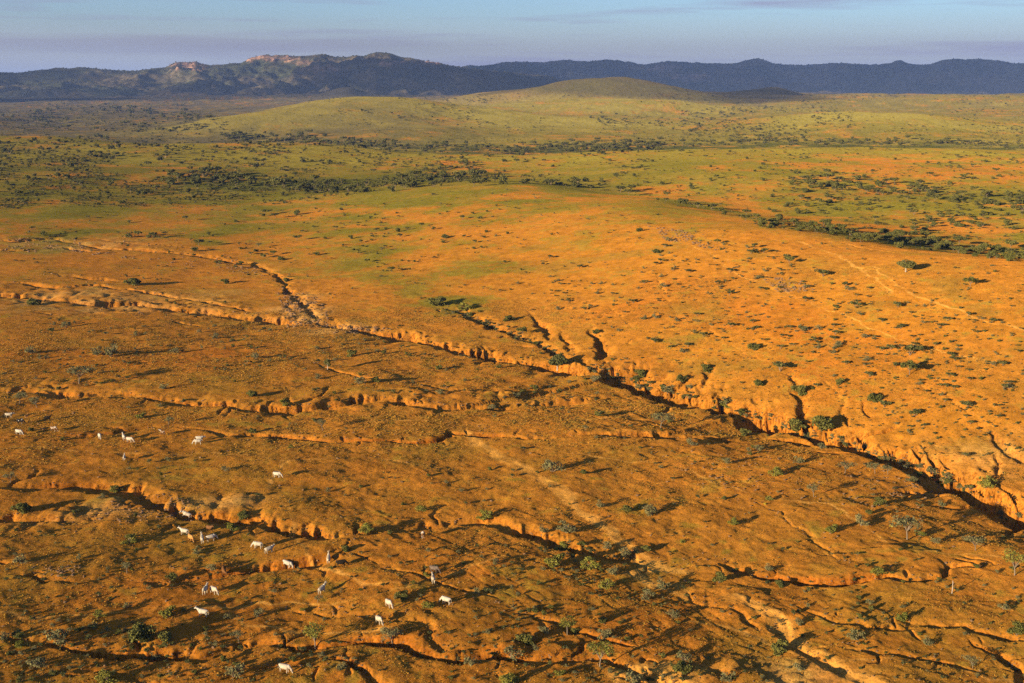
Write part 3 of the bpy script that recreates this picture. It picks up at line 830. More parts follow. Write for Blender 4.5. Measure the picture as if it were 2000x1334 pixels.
def limbs(rng, h, spread, n, r0, lean=.15):
    """trunk and limbs; returns geometry and the limb ends"""
    bx, by = rng.normal(size=2) * lean * h * .5
    fork = h * rng.uniform(.32, .48)
    parts = [tube([(0, 0, -.25), (bx * .2, by * .2, fork * .5), (bx * .5, by * .5, fork)], [r0 * 1.25, r0, r0 * .8])]
    ends = []
    a0 = rng.uniform(0, 6.28)
    for k in range(n):
        a = a0 + k * 6.283 / n + rng.normal() * .35
        rr = spread * rng.uniform(.35, 1.0)
        e = np.array([bx + math.cos(a) * rr, by + math.sin(a) * rr, h * rng.uniform(.78, 1.0)])
        m = np.array([bx * .6 + math.cos(a) * rr * .45, by * .6 + math.sin(a) * rr * .45, fork + (e[2] - fork) * .6])
        parts.append(tube([(bx * .45, by * .45, fork * .93), tuple(m), tuple(e)], [r0 * .62, r0 * .42, r0 * .16], 4))
        ends.append(e)
    return parts, ends

def acacia(seed, h=4.0, w=4.2, n=9, dens=60, leaf=.34, fol=F_GREY, flat=.5, trunk=M_TRUNK, thick=.26):
    """sparse thorn tree: forked trunk, flattened clumps at the limb ends. width about w"""
    rng = np.random.default_rng(seed)
    parts, ends = limbs(rng, h, w * .42, n, .09 * h / 4 + .03)
    cs = []
    for e in ends:
        k = int(dens * rng.uniform(.6, 1.3))
        cs.append(e + in_ball(rng, k, .2) * np.array([w * .20, w * .20, h * thick * .42]) * rng.uniform(.8, 1.2))
    lv, lf = leaf_quads(rng, np.concatenate(cs), leaf, flat)
    tv, tf = join(parts)
    return (mesh_np('trunk', tv, tf, [trunk], smooth=True), mesh_np('crown', lv, lf, [fol]))

def round_tree(seed, h=5.0, w=6.0, n=16, dens=210, leaf=.36, fol=F_MID, trunk=M_PALE):
    rng = np.random.default_rng(seed)
    parts, ends = limbs(rng, h * .8, w * .34, 7, .24, .05)
    cs = []
    for k in range(n):
        a = rng.uniform(0, 6.28); q = rng.uniform(0, 1) ** .5 * w * .33
        c = np.array([math.cos(a) * q, math.sin(a) * q, h * (.40 + .42 * rng.random() * (1 - (q / (w * .36)) ** 2 * .7))])
        cs.append(c + in_ball(rng, dens, .45) * np.array([w * .21, w * .21, h * .15]) * rng.uniform(.75, 1.25))
    lv, lf = leaf_quads(rng, np.concatenate(cs), leaf, .2)
    tv, tf = join(parts)
    return (mesh_np('trunk', tv, tf, [trunk], smooth=True), mesh_np('crown', lv, lf, [fol]))

def bush(seed, w=3.0, h=1.5, n=7, dens=55, leaf=.28, fol=F_GREY, flat=.3, low=.45):
    """many-stemmed bush, stems and leaves in one mesh"""
    rng = np.random.default_rng(seed)
    parts, cs = [], []
    for k in range(n):
        a = rng.uniform(0, 6.28); q = w * .40 * rng.uniform(.1, 1.0)
        e = np.array([math.cos(a) * q, math.sin(a) * q, h * rng.uniform(low, .95)])
        parts.append(tube([(rng.normal() * .08, rng.normal() * .08, -.15), (e[0] * .45, e[1] * .45, e[2] * .62), tuple(e)], [.05, .035, .012], 3))
        cs.append(e + in_ball(rng, int(dens * rng.uniform(.6, 1.3)), .2) * np.array([w * .19, w * .19, h * .20]) * rng.uniform(.7, 1.25))
    sv, sf = join(parts)
    lv, lf = leaf_quads(rng, np.concatenate(cs), leaf, flat)
    v, f = join([(sv, sf), (lv, lf)])
    return mesh_np('bush', v, f, [M_STICK, fol], [0] * len(sf) + [1] * len(lf))

def tuft(seed, n=12, h=.15, w=.30, fol=M_DRYG):
    rng = np.random.default_rng(seed)
    V, F = [], []
    for k in range(n):
        a = rng.uniform(0, 6.28); q = w * rng.uniform(0, .5); l = rng.uniform(.05, .3) * 1.2
        b = np.array([math.cos(a) * q, math.sin(a) * q, -.03]); e = b + np.array([math.cos(a) * l, math.sin(a) * l, h * rng.uniform(.6, 1.3)])
        s = np.array([-math.sin(a), math.cos(a), 0]) * .07
        V += [b - s, b + s, e]; F.append((3 * k, 3 * k + 1, 3 * k + 2))
    return mesh_np('tuft', np.array(V), np.array(F), [fol])

def stone(seed):
    bm = bmesh.new()
    bmesh.ops.create_icosphere(bm, subdivisions=2, radius=.5)
    rng = np.random.default_rng(seed)
    k = rng.uniform(.7, 1.3, 3); k[2] *= .6
    for v in bm.verts:
        d = 1 + .35 * float(vnoise(v.co.x * 2.2 + seed, v.co.y * 2.2 + v.co.z * 1.7, seed))
        v.co = Vector((v.co.x * k[0] * d, v.co.y * k[1] * d, v.co.z * k[2] * d))
    me = bpy.data.meshes.new('stone')
    bm.to_mesh(me); bm.free()
    me.materials.append(M_STONE)
    return me

# prototypes: (meshes, own width in metres)
P_AC = [(acacia(100 + k, h=2.7 + .25 * k, w=4.4, n=10 + k % 3, leaf=.20, dens=75, thick=.4), 4.4) for k in range(4)]
P_AY = [(acacia(120 + k, h=3.8, w=4.4, n=11, fol=F_YEL, dens=75, leaf=.20, thick=.4), 4.4) for k in range(2)]
P_AD = [(acacia(130 + k, h=3.0, w=5.0, n=11, fol=F_DARK, dens=90, leaf=.40, thick=.45), 5.0) for k in range(3)]
P_RT = [(round_tree(140 + k), 6.2) for k in range(2)]
P_LOL = [(round_tree(150, h=6.4, w=4.2, n=7, dens=120, leaf=.4, fol=F_MID), 4.4)]
P_BG = [(bush(200 + k, fol=F_GREY, n=12, dens=48, low=.25, leaf=.17), 3.0) for k in range(5)]
P_BD = [(bush(220 + k, fol=F_DARK, dens=120, h=1.5, n=15, leaf=.20, low=.15), 3.2) for k in range(4)]
P_BY = [(bush(240 + k, fol=F_YEL, dens=80, h=1.4, n=13, low=.15, leaf=.17), 3.0) for k in range(3)]
P_BF = [(bush(260 + k, w=3.4, h=1.35, n=6, dens=60, flat=.75, low=.65, fol=F_MID, leaf=.36), 3.4) for k in range(5)]

def px_width(w_px, r):
    return w_px * math.hypot(r, HC) / FPX

def thing_tree(name, proto, loc, s, rz, label, cat='tree', group=None):
    o = bpy.data.objects.new(name, None)
    o.empty_display_size = .3
    COL.objects.link(o)
    o.location = loc; o.scale = (s, s, s); o.rotation_euler = (0, 0, rz)
    link('trunk', proto[0], o); link('crown', proto[1], o)
    return tag(o, label, cat, group)

def thing_bush(name, me, loc, s, rz, label, cat='bush', group=None, sq=1.0):
    o = link(name, me)
    o.location = loc; o.scale = (s, s, s * sq); o.rotation_euler = (0, 0, rz)
    return tag(o, label, cat, group)

# ------------------------------------------------------------------ plants one can single out: (column, row of the foot, width, kind, what tells it apart)
KIND = {'a': ('thorn_tree', P_AC, 'grey-green thorn tree', 'tree'), 'A': ('thorn_tree', P_AD, 'dark green thorn tree', 'tree'), 'Y': ('thorn_tree', P_AY, 'light green thorn tree', 'tree'),
        't': ('shade_tree', P_RT, 'round shade tree', 'tree'), 'l': ('slender_tree', P_LOL, 'slender pale-trunked tree', 'tree'),
        'g': ('scrub_bush', P_BG, 'grey-green bush', 'bush'), 'b': ('leafy_bush', P_BD, 'dark green bush', 'bush'), 'y': ('leafy_bush', P_BY, 'yellow-green bush', 'bush'), 'f': ('thorn_bush', P_BF, 'flat-topped thorn bush', 'bush')}
SPOTS = [
    (1769, 531, 40, 't', 'lone round shade tree with its shadow on the open orange hilltop'),
    (1089, 722, 48, 't', 'big round shade tree with pale trunk beside the main gully'),
    (640, 722, 20, 'l', 'slender tree with white trunk and ball crown left of the track'),
    (1604, 838, 62, 'b', 'largest dense green bush filling the bend of the main gully'),
    (1556, 838, 46, 'b', 'dense green bush left of the largest bush in the main gully'),
    (856, 598, 44, 'b', 'dark bush in the head of the green-bottomed gully'),
    (909, 606, 36, 'y', 'bright green bush in the head of the green-bottomed gully'),
    (947, 1014, 38, 'y', 'bright green bush overhanging the curved gully bank'),
    (715, 1037, 38, 'y', 'yellow-green bush at the left end of the curved gully'),
    (1927, 952, 40, 'y', 'bright green bush at the right end of the main gully'),
    (616, 1269, 56, 'Y', 'light green thorn tree with bare trunk on the bottom gully lip'),
    (467, 1256, 30, 'a', 'small thorn tree leaning over the bottom gully'),
    (115, 1256, 54, 'g', 'wide grey-green bush above the bottom gully, lower left'),
    (276, 1252, 58, 'b', 'widest dark bush filling the bottom gully, lower left'), (324, 1250, 42, 'b', 'dark bush at the right end of the thicket in the bottom gully'),
    (7, 1248, 26, 'g', 'grey-green bush at the left edge by the bottom gully'), (38, 1247, 24, 'b', 'small round bush second from the left edge by the bottom gully'), (42, 1263, 26, 'y', 'yellow-green bush in front of the small round bush, lower left'),
    (1772, 1054, 62, 'a', 'widest grey-green thorn tree on the right foreground flat'), (1797, 1047, 26, 'y', 'yellow-green bush under the widest thorn tree on the right flat'),
    (1982, 1124, 52, 'Y', 'light green thorn tree cut by the right edge of the picture'),
    (1290, 836, 46, 'a', 'spreading thorn tree on the flat below the main gully'), (1171, 1302, 56, 'Y', 'light green thorn tree in the bottom middle above the pale wash'),
    (210, 1332, 46, 'y', 'bright yellow-green bush at the bottom edge, lower left'), (455, 1322, 52, 'g', 'wide grey-green bush at the bottom edge left of the grazing cream cow'),
    (154, 750, 50, 'a', 'thorn tree on the pale bank of the long left gully'), (38, 789, 28, 'a', 'thorn tree nearest the left edge above the cattle'), (72, 796, 26, 'a', 'second thorn tree from the left edge above the cattle'),
]
LAND = [('the leftmost cattle', 60, 820), ('the white cow pair', 250, 860), ('the lone grazing cow', 541, 930), ('the clustered cattle', 390, 1050), ('the left-facing white cow', 394, 1203),
        ('the bottom-edge cow', 556, 1313), ('the curved gully', 900, 1012), ('the bottom middle gully', 950, 1280), ('the dirt track', 1060, 935), ('the long right crack', 1600, 1135), ('the lower right crack', 1700, 1217), ('the pale sandy wash', 1560, 1256),
        ('the bare pole', 1860, 1158), ('the pit', 1800, 960), ('the main gully bend', 1560, 820), ('the fluted gully bank', 1340, 770), ('the big round tree', 1089, 720), ('the white-trunked tree', 640, 715), ('the long left gully', 400, 785), ('the pale badlands', 300, 595),
        ('the rocky gully junction', 600, 600), ('the green patch', 700, 505), ('the lone hilltop tree', 1769, 528), ('the hilltop stones', 1330, 460), ('the upper left gully', 200, 485), ('the foreground thicket', 1150, 1110), ('the shaded white cow', 760, 1185), ('the hillside rills', 1680, 790),
        ('the small gully head', 1160, 640), ('the hillside crack', 1395, 640), ('the scattered hill stones', 1560, 555), ('the mid-hill bush clump', 1776, 700), ('the right picture edge', 1990, 740), ('the right-hand side gully', 1950, 860), ('the red hillside patch', 1480, 590), ('the dark hillside bush', 1608, 540), ('the forked rill', 1540, 735), ('the hillside faint track', 1800, 600),
        ('the left slope crest', 60, 265), ('the upper left thicket', 360, 290), ('the left slope middle', 200, 330), ('the red earth patch', 300, 335), ('the dense left clump', 560, 375), ('the left flat', 120, 395), ('the middle valley thicket', 820, 357), ('the orange mid patch', 900, 325), ('the middle slope', 640, 320), ('the hill crest middle', 1100, 365), ('the pale clearing', 1300, 372), ('the crest bush line', 1430, 420),
        ('the valley gully left end', 1530, 440), ('the valley gully middle', 1720, 468), ('the valley gully right end', 1960, 498), ('the right plain belt', 1660, 366), ('the belt right half', 1880, 385), ('the red right slope', 1850, 330), ('the right grass flat', 1850, 440), ('the central grass plain', 1200, 325), ('the far right plain', 1500, 320),
        ('the belt left end', 470, 272), ('the belt at left', 680, 283), ('the belt middle', 900, 293), ('the belt right part', 1130, 289), ('the belt gap', 1320, 284), ('the thin belt', 1560, 277), ('the thin belt end', 1780, 281), ('the far left grove', 100, 225), ('the left plain grove', 220, 245), ('the left plain trees', 330, 252), ('the orange flat', 300, 440), ('the hill shoulder', 780, 430)]
MORE = '''21,942,28,a 227,960,28,y 199,974,20,g 42,1002,40,b 252,1060,36,y 385,1082,22,g 452,1036,35,y 476,1012,30,b 413,1114,28,g 336,1133,26,b 42,1100,35,g 248,1120,25,a 329,1205,40,y 196,1204,26,y
250,1187,20,g 443,1208,18,g 504,1205,30,g 620,1177,20,a 592,1193,16,y 73,1302,42,g 301,1289,30,g 665,1309,30,g 676,1076,26,b 822,998,28,y 832,1126,18,y 785,1170,30,b 835,1187,30,y 821,1163,12,g 930,1159,20,g
970,1098,18,g 767,1261,46,a 920,1299,36,g 1028,1257,42,b 1000,1285,46,g 1063,1236,30,g 1108,1240,40,Y 1094,1320,28,y 996,1336,46,y 1182,1149,36,y 1084,1107,50,y 1098,1075,40,y 1154,1110,46,y 1199,1121,40,g
1224,998,30,b 1273,1005,42,g 1105,1040,50,g 1063,1040,26,g 1136,1065,22,b 1185,1072,28,g 1224,1086,36,g 1262,1075,26,b 1297,1152,36,g 1262,1170,40,g 1315,1205,36,g 1178,1215,26,b 1182,1247,40,g 1332,1060,15,y
1332,1313,40,b 1080,921,50,g 1140,925,20,b 1171,991,26,g 1517,927,36,y 1503,977,18,y 1589,970,32,a 1650,925,36,a 1709,925,28,a 1734,927,24,a 1681,1026,40,g 1716,988,30,b 1625,1040,32,y 1433,1023,28,y
1825,1061,26,g 1905,1075,42,a 1958,1007,22,g 1990,1010,20,g 1500,1114,26,g 1405,1138,36,b 1713,1121,30,y 1524,1145,30,b 1562,1219,26,g 1671,1250,40,g 1762,1212,32,y 1520,1275,50,b 1335,1290,36,g 1986,1240,42,b
1420,1330,40,g 1240,1335,44,g 1560,1310,30,g 1900,1305,34,a 1960,1190,26,g 1810,1260,30,g 1700,1180,22,g 686,697,26,b 276,817,26,y 329,830,20,a 493,774,26,b 556,792,28,y 567,875,15,y 493,845,20,b 630,841,28,a
189,694,34,g 217,697,40,g 560,550,20,b 259,557,36,b 441,554,22,b 504,484,14,a 388,480,20,A 66,596,30,b 1021,655,26,A 858,722,18,b 734,746,24,b 993,627,26,b 1045,760,22,b 1171,813,24,b 1143,841,14,a
1304,767,36,g 1252,736,30,b 1165,652,20,b 1248,452,18,b 1283,494,20,b 745,491,14,a 1608,540,36,f 1541,515,22,A 1401,477,16,A 1562,771,38,b 1471,683,28,b 1639,750,26,b 1699,736,22,f 1524,725,42,f 1776,732,40,A
1776,694,46,f 1482,753,24,b 1786,813,32,f 1706,785,32,b 1727,795,30,f 1891,795,30,f 1419,795,36,y 1454,851,26,b 1604,876,24,g 1670,600,28,f 1650,560,20,f 1330,300,14,A 260,250,14,A 1895,560,28,A 1380,725,30,b 1330,745,26,b
1420,790,30,g 1350,760,24,g 1250,760,26,g 1160,745,30,g 1690,878,24,g 1730,900,26,g 1770,915,24,g 1820,925,26,g 1850,935,22,g 1780,940,26,g 1840,990,20,g 1350,870,34,g 1420,905,26,g 1480,880,24,g 1560,905,26,g 700,750,30,g 620,740,24,g 340,690,24,g 130,640,22,g 60,690,26,g 500,700,20,g 420,660,18,g 860,770,26,g 960,800,22,g 1010,775,22,g 900,960,16,g 640,960,18,g 440,920,22,g 330,900,18,g 320,760,24,g'''
for w in MORE.split():
    a, b_, c, k = w.split(',')
    SPOTS.append((int(a), int(b_), int(c), k, None))
used_labels = {}
TAKEN = []
def near_label(px, py, w, what):
    d = sorted(LAND, key=lambda l: math.hypot(l[1] - px, (l[2] - py) * 1.6))[0]
    dx, dy = px - d[1], (py - d[2]) * 1.6
    if math.hypot(dx, dy) < 22: side = 'right beside'
    elif abs(dx) > abs(dy) * 2: side = ('right of' if dx > 0 else 'left of') if abs(dx) < 70 else ('well right of' if dx > 0 else 'well left of')
    elif abs(dy) > abs(dx) * 2: side = 'in front of' if dy > 0 else 'behind'
    else: side = ('front-' if dy > 0 else 'back-') + ('right of' if dx > 0 else 'left of')
    size = 'tiny' if w < 12 else 'little' if w < 16 else 'small' if w < 21 else 'middling' if w < 28 else 'medium' if w < 36 else 'large'
    return f'{size} {what} {side} {d[0]}'
LIST = []      # everything that waits for its label: [col, label, maker]
ORD = ['leftmost', 'second from left', 'third from left', 'fourth from left', 'fifth from left', 'sixth from left', 'seventh from left', 'eighth from left', 'ninth from left', 'tenth from left', 'eleventh from left', 'twelfth from left']
def settle_labels():
    d = defaultdict(list)
    for e in LIST:
        d[e[1]].append(e)
    for lab, es in d.items():
        es.sort(key=lambda e: e[0])
        for q, e in enumerate(es):
            if len(es) > 1:
                e[2]['label'] = lab + ', ' + ('rightmost' if q == len(es) - 1 else ORD[min(q, 11)])
            else:
                e[2]['label'] = lab
pend = []
for i, (px, py, w, k, lab) in enumerate(SPOTS):
    g = ground_at(px, py)
    if g is None:
        continue
    name, protos, what, cat = KIND[k]
    lab = lab or near_label(px, py, w, what)
    pend.append([px, py, w, k, lab, g])
    TAKEN.append((g[0], g[1]))
for i, (px, py, w, k, lab, g) in enumerate(pend):
    name, protos, what, cat = KIND[k]
    pr, pw = protos[i % len(protos)]
    s = px_width(w, g[3]) / pw * .90
    rz = random.uniform(0, 6.28)
    grp = {'tree': 'trees scattered over the eroded slope', 'bush': 'bushes scattered over the eroded slope'}[cat]
    if cat == 'tree':
        o = thing_tree(name, pr, g[:3], s, rz, lab, cat, grp)
    else:
        o = thing_bush(name, pr, g[:3], s, rz, lab, cat, grp, random.uniform(.85, 1.15))
    LIST.append((px, lab, o))

# ------------------------------------------------------------------ scattered vegetation
def inside(px, py, poly):
    c = False
    n = len(poly)
    for i in range(n):
        (x1, y1), (x2, y2) = poly[i], poly[i - 1]
        if (y1 > py) != (y2 > py) and px < (x2 - x1) * (py - y1) / (y2 - y1) + x1:
            c = not c
    return c

def scatter(poly, n, w0, w1, clump=0.0, cscale=60.0, seed=1, gap=0.0):
    """spots spread over an outlined stretch of land: (x, y, z, width m, width in frame, col, row)"""
    rng = random.Random(seed)
    xs = [p[0] for p in poly]; ys = [p[1] for p in poly]
    out = []
    tries = 0
    while len(out) < n and tries < n * 30:
        tries += 1
        px = rng.uniform(min(xs), max(xs)); py = rng.uniform(min(ys), max(ys))
        if not inside(px, py, poly):
            continue
        if clump:
            v = float(vnoise(np.array(px / cscale), np.array(py / (cscale * .35)), seed)) * .6 + .4 * float(vnoise(np.array(px / cscale * 2.3), np.array(py / (cscale * .35) * 2.3), seed + 1))
            if rng.random() > max(.03, .5 + clump * v * 1.6):
                continue
        g = ground_at(px, py)
        if g is None or g[3] > 9000:
            continue
        w = w0 + (w1 - w0) * rng.random() ** 2.0
        wm = px_width(w, g[3])
        if gap and any(abs(g[0] - t[0]) < gap and abs(g[1] - t[1]) < gap for t in TAKEN):
            continue
        out.append((g[0], g[1], g[2], wm, w, px, py))
    return out

def along(line, n, half, w0, w1, seed=1):
    rng = random.Random(seed)
    L = [math.hypot(b[0] - a[0], b[1] - a[1]) for a, b in zip(line, line[1:])]
    out = []
    for k in range(n):
        t = rng.uniform(0, sum(L))
        for (a, b), l in zip(zip(line, line[1:]), L):
            if t <= l: break
            t -= l
        t = min(t, l)
        px = a[0] + (b[0] - a[0]) * t / l; py = a[1] + (b[1] - a[1]) * t / l + rng.gauss(0, half)
        g = ground_at(px, py)
        if g is None or g[3] > 9000:
            continue
        w = w0 + (w1 - w0) * rng.random() ** 1.7
        out.append((g[0], g[1], g[2], px_width(w, g[3]), w, px, py))
    return out

HILLSIDE = [(960, 540), (1150, 480), (1300, 470), (1480, 480), (1600, 520), (1800, 590), (2010, 650), (2010, 930), (1900, 900), (1750, 840), (1560, 770), (1400, 720), (1250, 660), (1080, 610)]
hs = scatter(HILLSIDE, 300, 6.5, 22, .9, 110, 21, 1.6)
hs.sort(key=lambda q: -q[4])
for i, q in enumerate(hs[:235]):
    me, pw = (P_BF + P_BG[:2])[i % 7]
    lab = near_label(q[5], q[6], q[4], 'hillside thorn bush')
    o = thing_bush('thorn_bush', me, q[:3], q[3] / pw, random.uniform(0, 6.28), lab, 'bush', 'thorn bushes on the orange hillside', random.uniform(.8, 1.1))
    LIST.append((q[5], lab, o))
rest_small = list(hs[235:])

MID = []      # bushes and trees of the middle distance, with the words for where they stand
def mid(spots, where, tree):
    for q in spots:
        MID.append((q, where, tree))
mid(scatter([(-20, 262), (420, 274), (620, 290), (900, 305), (950, 345), (700, 365), (560, 395), (-20, 405)], 620, 4, 15, 1.0, 90, 31), 'on the green bushy slope at left', .25)
mid(along([(330, 350), (480, 352), (620, 372), (720, 362), (820, 357), (920, 348), (960, 352)], 170, 7, 8, 26, 32), 'in the tree line along the middle valley', .35)
mid(along([(760, 362), (900, 352), (1000, 356), (1110, 358), (1240, 380), (1380, 408), (1480, 432)], 90, 4, 8, 22, 33), 'in the tree line behind the orange hill crest', .3)
mid(along([(1470, 434), (1560, 444), (1700, 466), (1850, 484), (2010, 508)], 190, 5, 8, 24, 34), 'in the bushy gully behind the right hill', .25)
mid(along([(1540, 352), (1660, 368), (1800, 374), (1920, 388), (2010, 398)], 190, 10, 6, 20, 35), 'in the bush belt on the right plain', .3)
mid(scatter([(1500, 385), (2010, 400), (2010, 480), (1850, 470), (1600, 440)], 190, 5, 16, .8, 80, 36), 'on the grassy flat behind the right hill', .3)
mid(scatter([(880, 300), (1300, 296), (2010, 296), (2010, 400), (1480, 420), (1250, 380), (1000, 350)], 420, 3.5, 12, .7, 90, 37), 'dotting the yellow-green plain at right', .3)
mid(along([(430, 271), (600, 276), (700, 284), (800, 290), (950, 294), (1080, 292), (1170, 289), (1290, 285)], 620, 6, 5, 15, 38), 'in the dark tree belt across the middle', .6)
mid(along([(1290, 286), (1400, 280), (1500, 274), (1620, 279), (1760, 281), (1860, 281), (2010, 284)], 260, 4, 4, 13, 39), 'in the thin tree belt at right', .6)
mid(scatter([(-10, 222), (180, 205), (420, 225), (440, 262), (200, 258), (-10, 255)], 230, 4, 14, 1.0, 70, 40), 'on the hazy plain at far left', .8)
mid(scatter([(0, 430), (900, 400), (1000, 470), (700, 560), (0, 460)], 150, 6, 16, .6, 90, 41), 'on the orange flat left of the hill', .4)
MID.sort(key=lambda e: -e[0][4])
mid_rest = []
cnt = defaultdict(int)
seen_lab = {}
for i, (q, where, tr) in enumerate(MID):
    r_ = random.random()
    if r_ < tr and cnt['tree'] < 285:
        cnt['tree'] += 1
        pr, pw = P_AD[i % 3]
        grp = 'savanna trees ' + where
        lab = near_label(q[5], q[6], q[4], 'savanna tree')
        o = thing_tree('savanna_tree', pr, q[:3], q[3] / pw, random.uniform(0, 6.28), lab, 'tree', grp)
        LIST.append((q[5], lab, o))
    elif cnt['bush'] < 295:
        cnt['bush'] += 1
        me, pw = (P_BD + P_BF[:2])[i % 6]
        lab = near_label(q[5], q[6], q[4], 'dark savanna bush')
        o = thing_bush('savanna_bush', me, q[:3], q[3] / pw, random.uniform(0, 6.28), lab, 'bush', 'savanna bushes ' + where, random.uniform(.9, 1.3))
        LIST.append((q[5], lab, o))
    else:
        mid_rest.append(q)

mid_rest += scatter([(-20, 264), (420, 276), (620, 292), (900, 307), (1000, 345), (760, 370), (560, 400), (-20, 410)], 3000, 2.5, 9, 1.0, 70, 81)
mid_rest += scatter([(880, 302), (2010, 298), (2010, 480), (1500, 430), (1250, 385), (1000, 350)], 700, 2.2, 6, .9, 80, 82)
mid_rest += scatter([(-10, 200), (420, 205), (460, 262), (-10, 256)], 500, 2.0, 7, .9, 60, 83)
settle_labels()

# ---- instanced cover
def instancer(name, pts, scales, protos, label, tilt=0.0, squash=None, kind='stuff'):
    col = bpy.data.collections.new(name + '_kinds')
    for k, me in enumerate(protos):
        col.objects.link(bpy.data.objects.new(f'{name}_kind', me))
    n = len(pts)
    me = bpy.data.meshes.new(name)
    me.vertices.add(n)
    me.vertices.foreach_set('co', np.asarray(pts, np.float32).ravel())
    rng = np.random.default_rng(len(name) * 7 + n)
    a = me.attributes.new('rot', 'FLOAT_VECTOR', 'POINT')
    rot = np.zeros((n, 3), np.float32); rot[:, 2] = rng.uniform(0, 6.28, n); rot[:, :2] = rng.normal(size=(n, 2)) * tilt
    a.data.foreach_set('vector', rot.ravel())
    a = me.attributes.new('sc', 'FLOAT_VECTOR', 'POINT')
    s = np.repeat(np.asarray(scales, np.float32)[:, None], 3, 1)
    s[:, 2] *= rng.uniform(.75, 1.25, n)
    a.data.foreach_set('vector', s.ravel())
    a = me.attributes.new('vi', 'INT', 'POINT')
    a.data.foreach_set('value', rng.integers(0, len(protos), n).astype(np.int32))
    o = link(name, me)
    ng = bpy.data.node_groups.new(name, 'GeometryNodeTree')
    ng.interface.new_socket('Geometry', in_out='INPUT', socket_type='NodeSocketGeometry')
    ng.interface.new_socket('Geometry', in_out='OUTPUT', socket_type='NodeSocketGeometry')
    gi = ng.nodes.new('NodeGroupInput'); go = ng.nodes.new('NodeGroupOutput')
    ip = ng.nodes.new('GeometryNodeInstanceOnPoints')
    ci = ng.nodes.new('GeometryNodeCollectionInfo')
    ci.inputs['Collection'].default_value = col
    ci.inputs['Separate Children'].default_value = True
    ci.inputs['Reset Children'].default_value = True
    def attr(nm, ty):
        q = ng.nodes.new('GeometryNodeInputNamedAttribute')
        q.data_type = ty
        q.inputs['Name'].default_value = nm
        return [k for k in q.outputs if k.enabled and k.name == 'Attribute'][0]
    ip.inputs['Pick Instance'].default_value = True
    ng.links.new(gi.outputs[0], ip.inputs['Points'])
    ng.links.new(ci.outputs[0], ip.inputs['Instance'])
    ng.links.new(attr('vi', 'INT'), ip.inputs['Instance Index'])
    ng.links.new(attr('rot', 'FLOAT_VECTOR'), ip.inputs['Rotation'])
    ng.links.new(attr('sc', 'FLOAT_VECTOR'), ip.inputs['Scale'])
    ng.links.new(ip.outputs[0], go.inputs[0])
    md = o.modifiers.new('scatter', 'NODES')
    md.node_group = ng
    tag(o, label, None, None, kind)
    return o

instancer('distant_scrub', [q[:3] for q in mid_rest], [q[3] / 3.3 for q in mid_rest], [p[0] for p in P_BD + P_BF], 'small dark bushes spread over the middle distance')
far = scatter([(-20, 184), (2020, 184), (2020, 292), (1000, 300), (-20, 262)], 3600, 1.6, 5, .9, 120, 45)
far += scatter([(1330, 212), (1680, 205), (1640, 285), (1330, 285)], 420, 3, 8, .9, 70, 46)
far += along([(700, 215), (800, 232), (900, 240), (1000, 244)], 60, 3, 2.5, 7, 47)
far += along([(1150, 232), (1300, 240), (1400, 252), (1450, 270)], 160, 5, 2.5, 8, 48)
instancer('far_hill_scrub', [q[:3] for q in far], [q[3] / 3.3 for q in far], [p[0] for p in P_BD + P_BF], 'tiny dark bushes dotting the far green hills')
low = rest_small + scatter([(0, 400), (1000, 370), (1500, 455), (2010, 520), (2010, 950), (1300, 760), (900, 720), (0, 760)], 1500, 2.5, 8, .8, 100, 49)
low += scatter([(0, 740), (1200, 760), (2010, 960), (2010, 1334), (0, 1334)], 700, 4, 13, .8, 120, 50)
low += scatter([(930, 560), (1500, 500), (2010, 640), (2010, 900), (1500, 740), (1100, 620)], 500, 4, 10, .5, 90, 51)
low += along([(1150, 722), (1280, 762), (1450, 808), (1640, 862), (1800, 920), (1900, 958)], 160, 7, 6, 18, 52)
low += scatter([(0, 1190), (420, 1230), (700, 1290), (700, 1334), (0, 1334)], 170, 5, 17, .7, 90, 54)
low += scatter([(960, 1060), (1330, 1080), (1400, 1334), (900, 1334)], 170, 5, 16, .8, 90, 55)
low += scatter([(0, 620), (700, 650), (1200, 740), (1200, 780), (0, 750)], 330, 4, 13, .9, 100, 56)
low += scatter([(0, 1040), (900, 1060), (1400, 1100), (2010, 1110), (2010, 1334), (0, 1334)], 420, 4, 13, .9, 110, 57)
low += along([(860, 604), (930, 622), (1000, 655), (1100, 695)], 70, 4, 6, 14, 53)
instancer('low_scrub', [q[:3] for q in low], [q[3] / 3.1 for q in low], [p[0] for p in P_BG + P_BF + P_BD[:2]], 'knee-high scrub dotted over the eroded orange ground')
mt = []
rngm = np.random.default_rng(5)
for nm, (Xm, Ym, Zm, T) in MTN.items():
    pass
for o in [o for o in bpy.data.objects if o.name.startswith('mountain_range')]:
    n = len(o.data.vertices); co = np.zeros(n * 3, np.float32); o.data.vertices.foreach_get('co', co); co = co.reshape(-1, 3)
    k = rngm.choice(n, 9000, replace=False)
    k = k[co[k, 2] > 60]
    mt.append(co[k] + rngm.normal(size=(len(k), 3)) * np.array([8, 8, 0]))
mt = np.concatenate(mt)
mt[:, 2] -= 1.0
instancer('mountain_scrub_cover', mt, rngm.uniform(2.0, 5.5, len(mt)), [p[0] for p in P_BD], 'dark scrub covering the far mountain slopes')

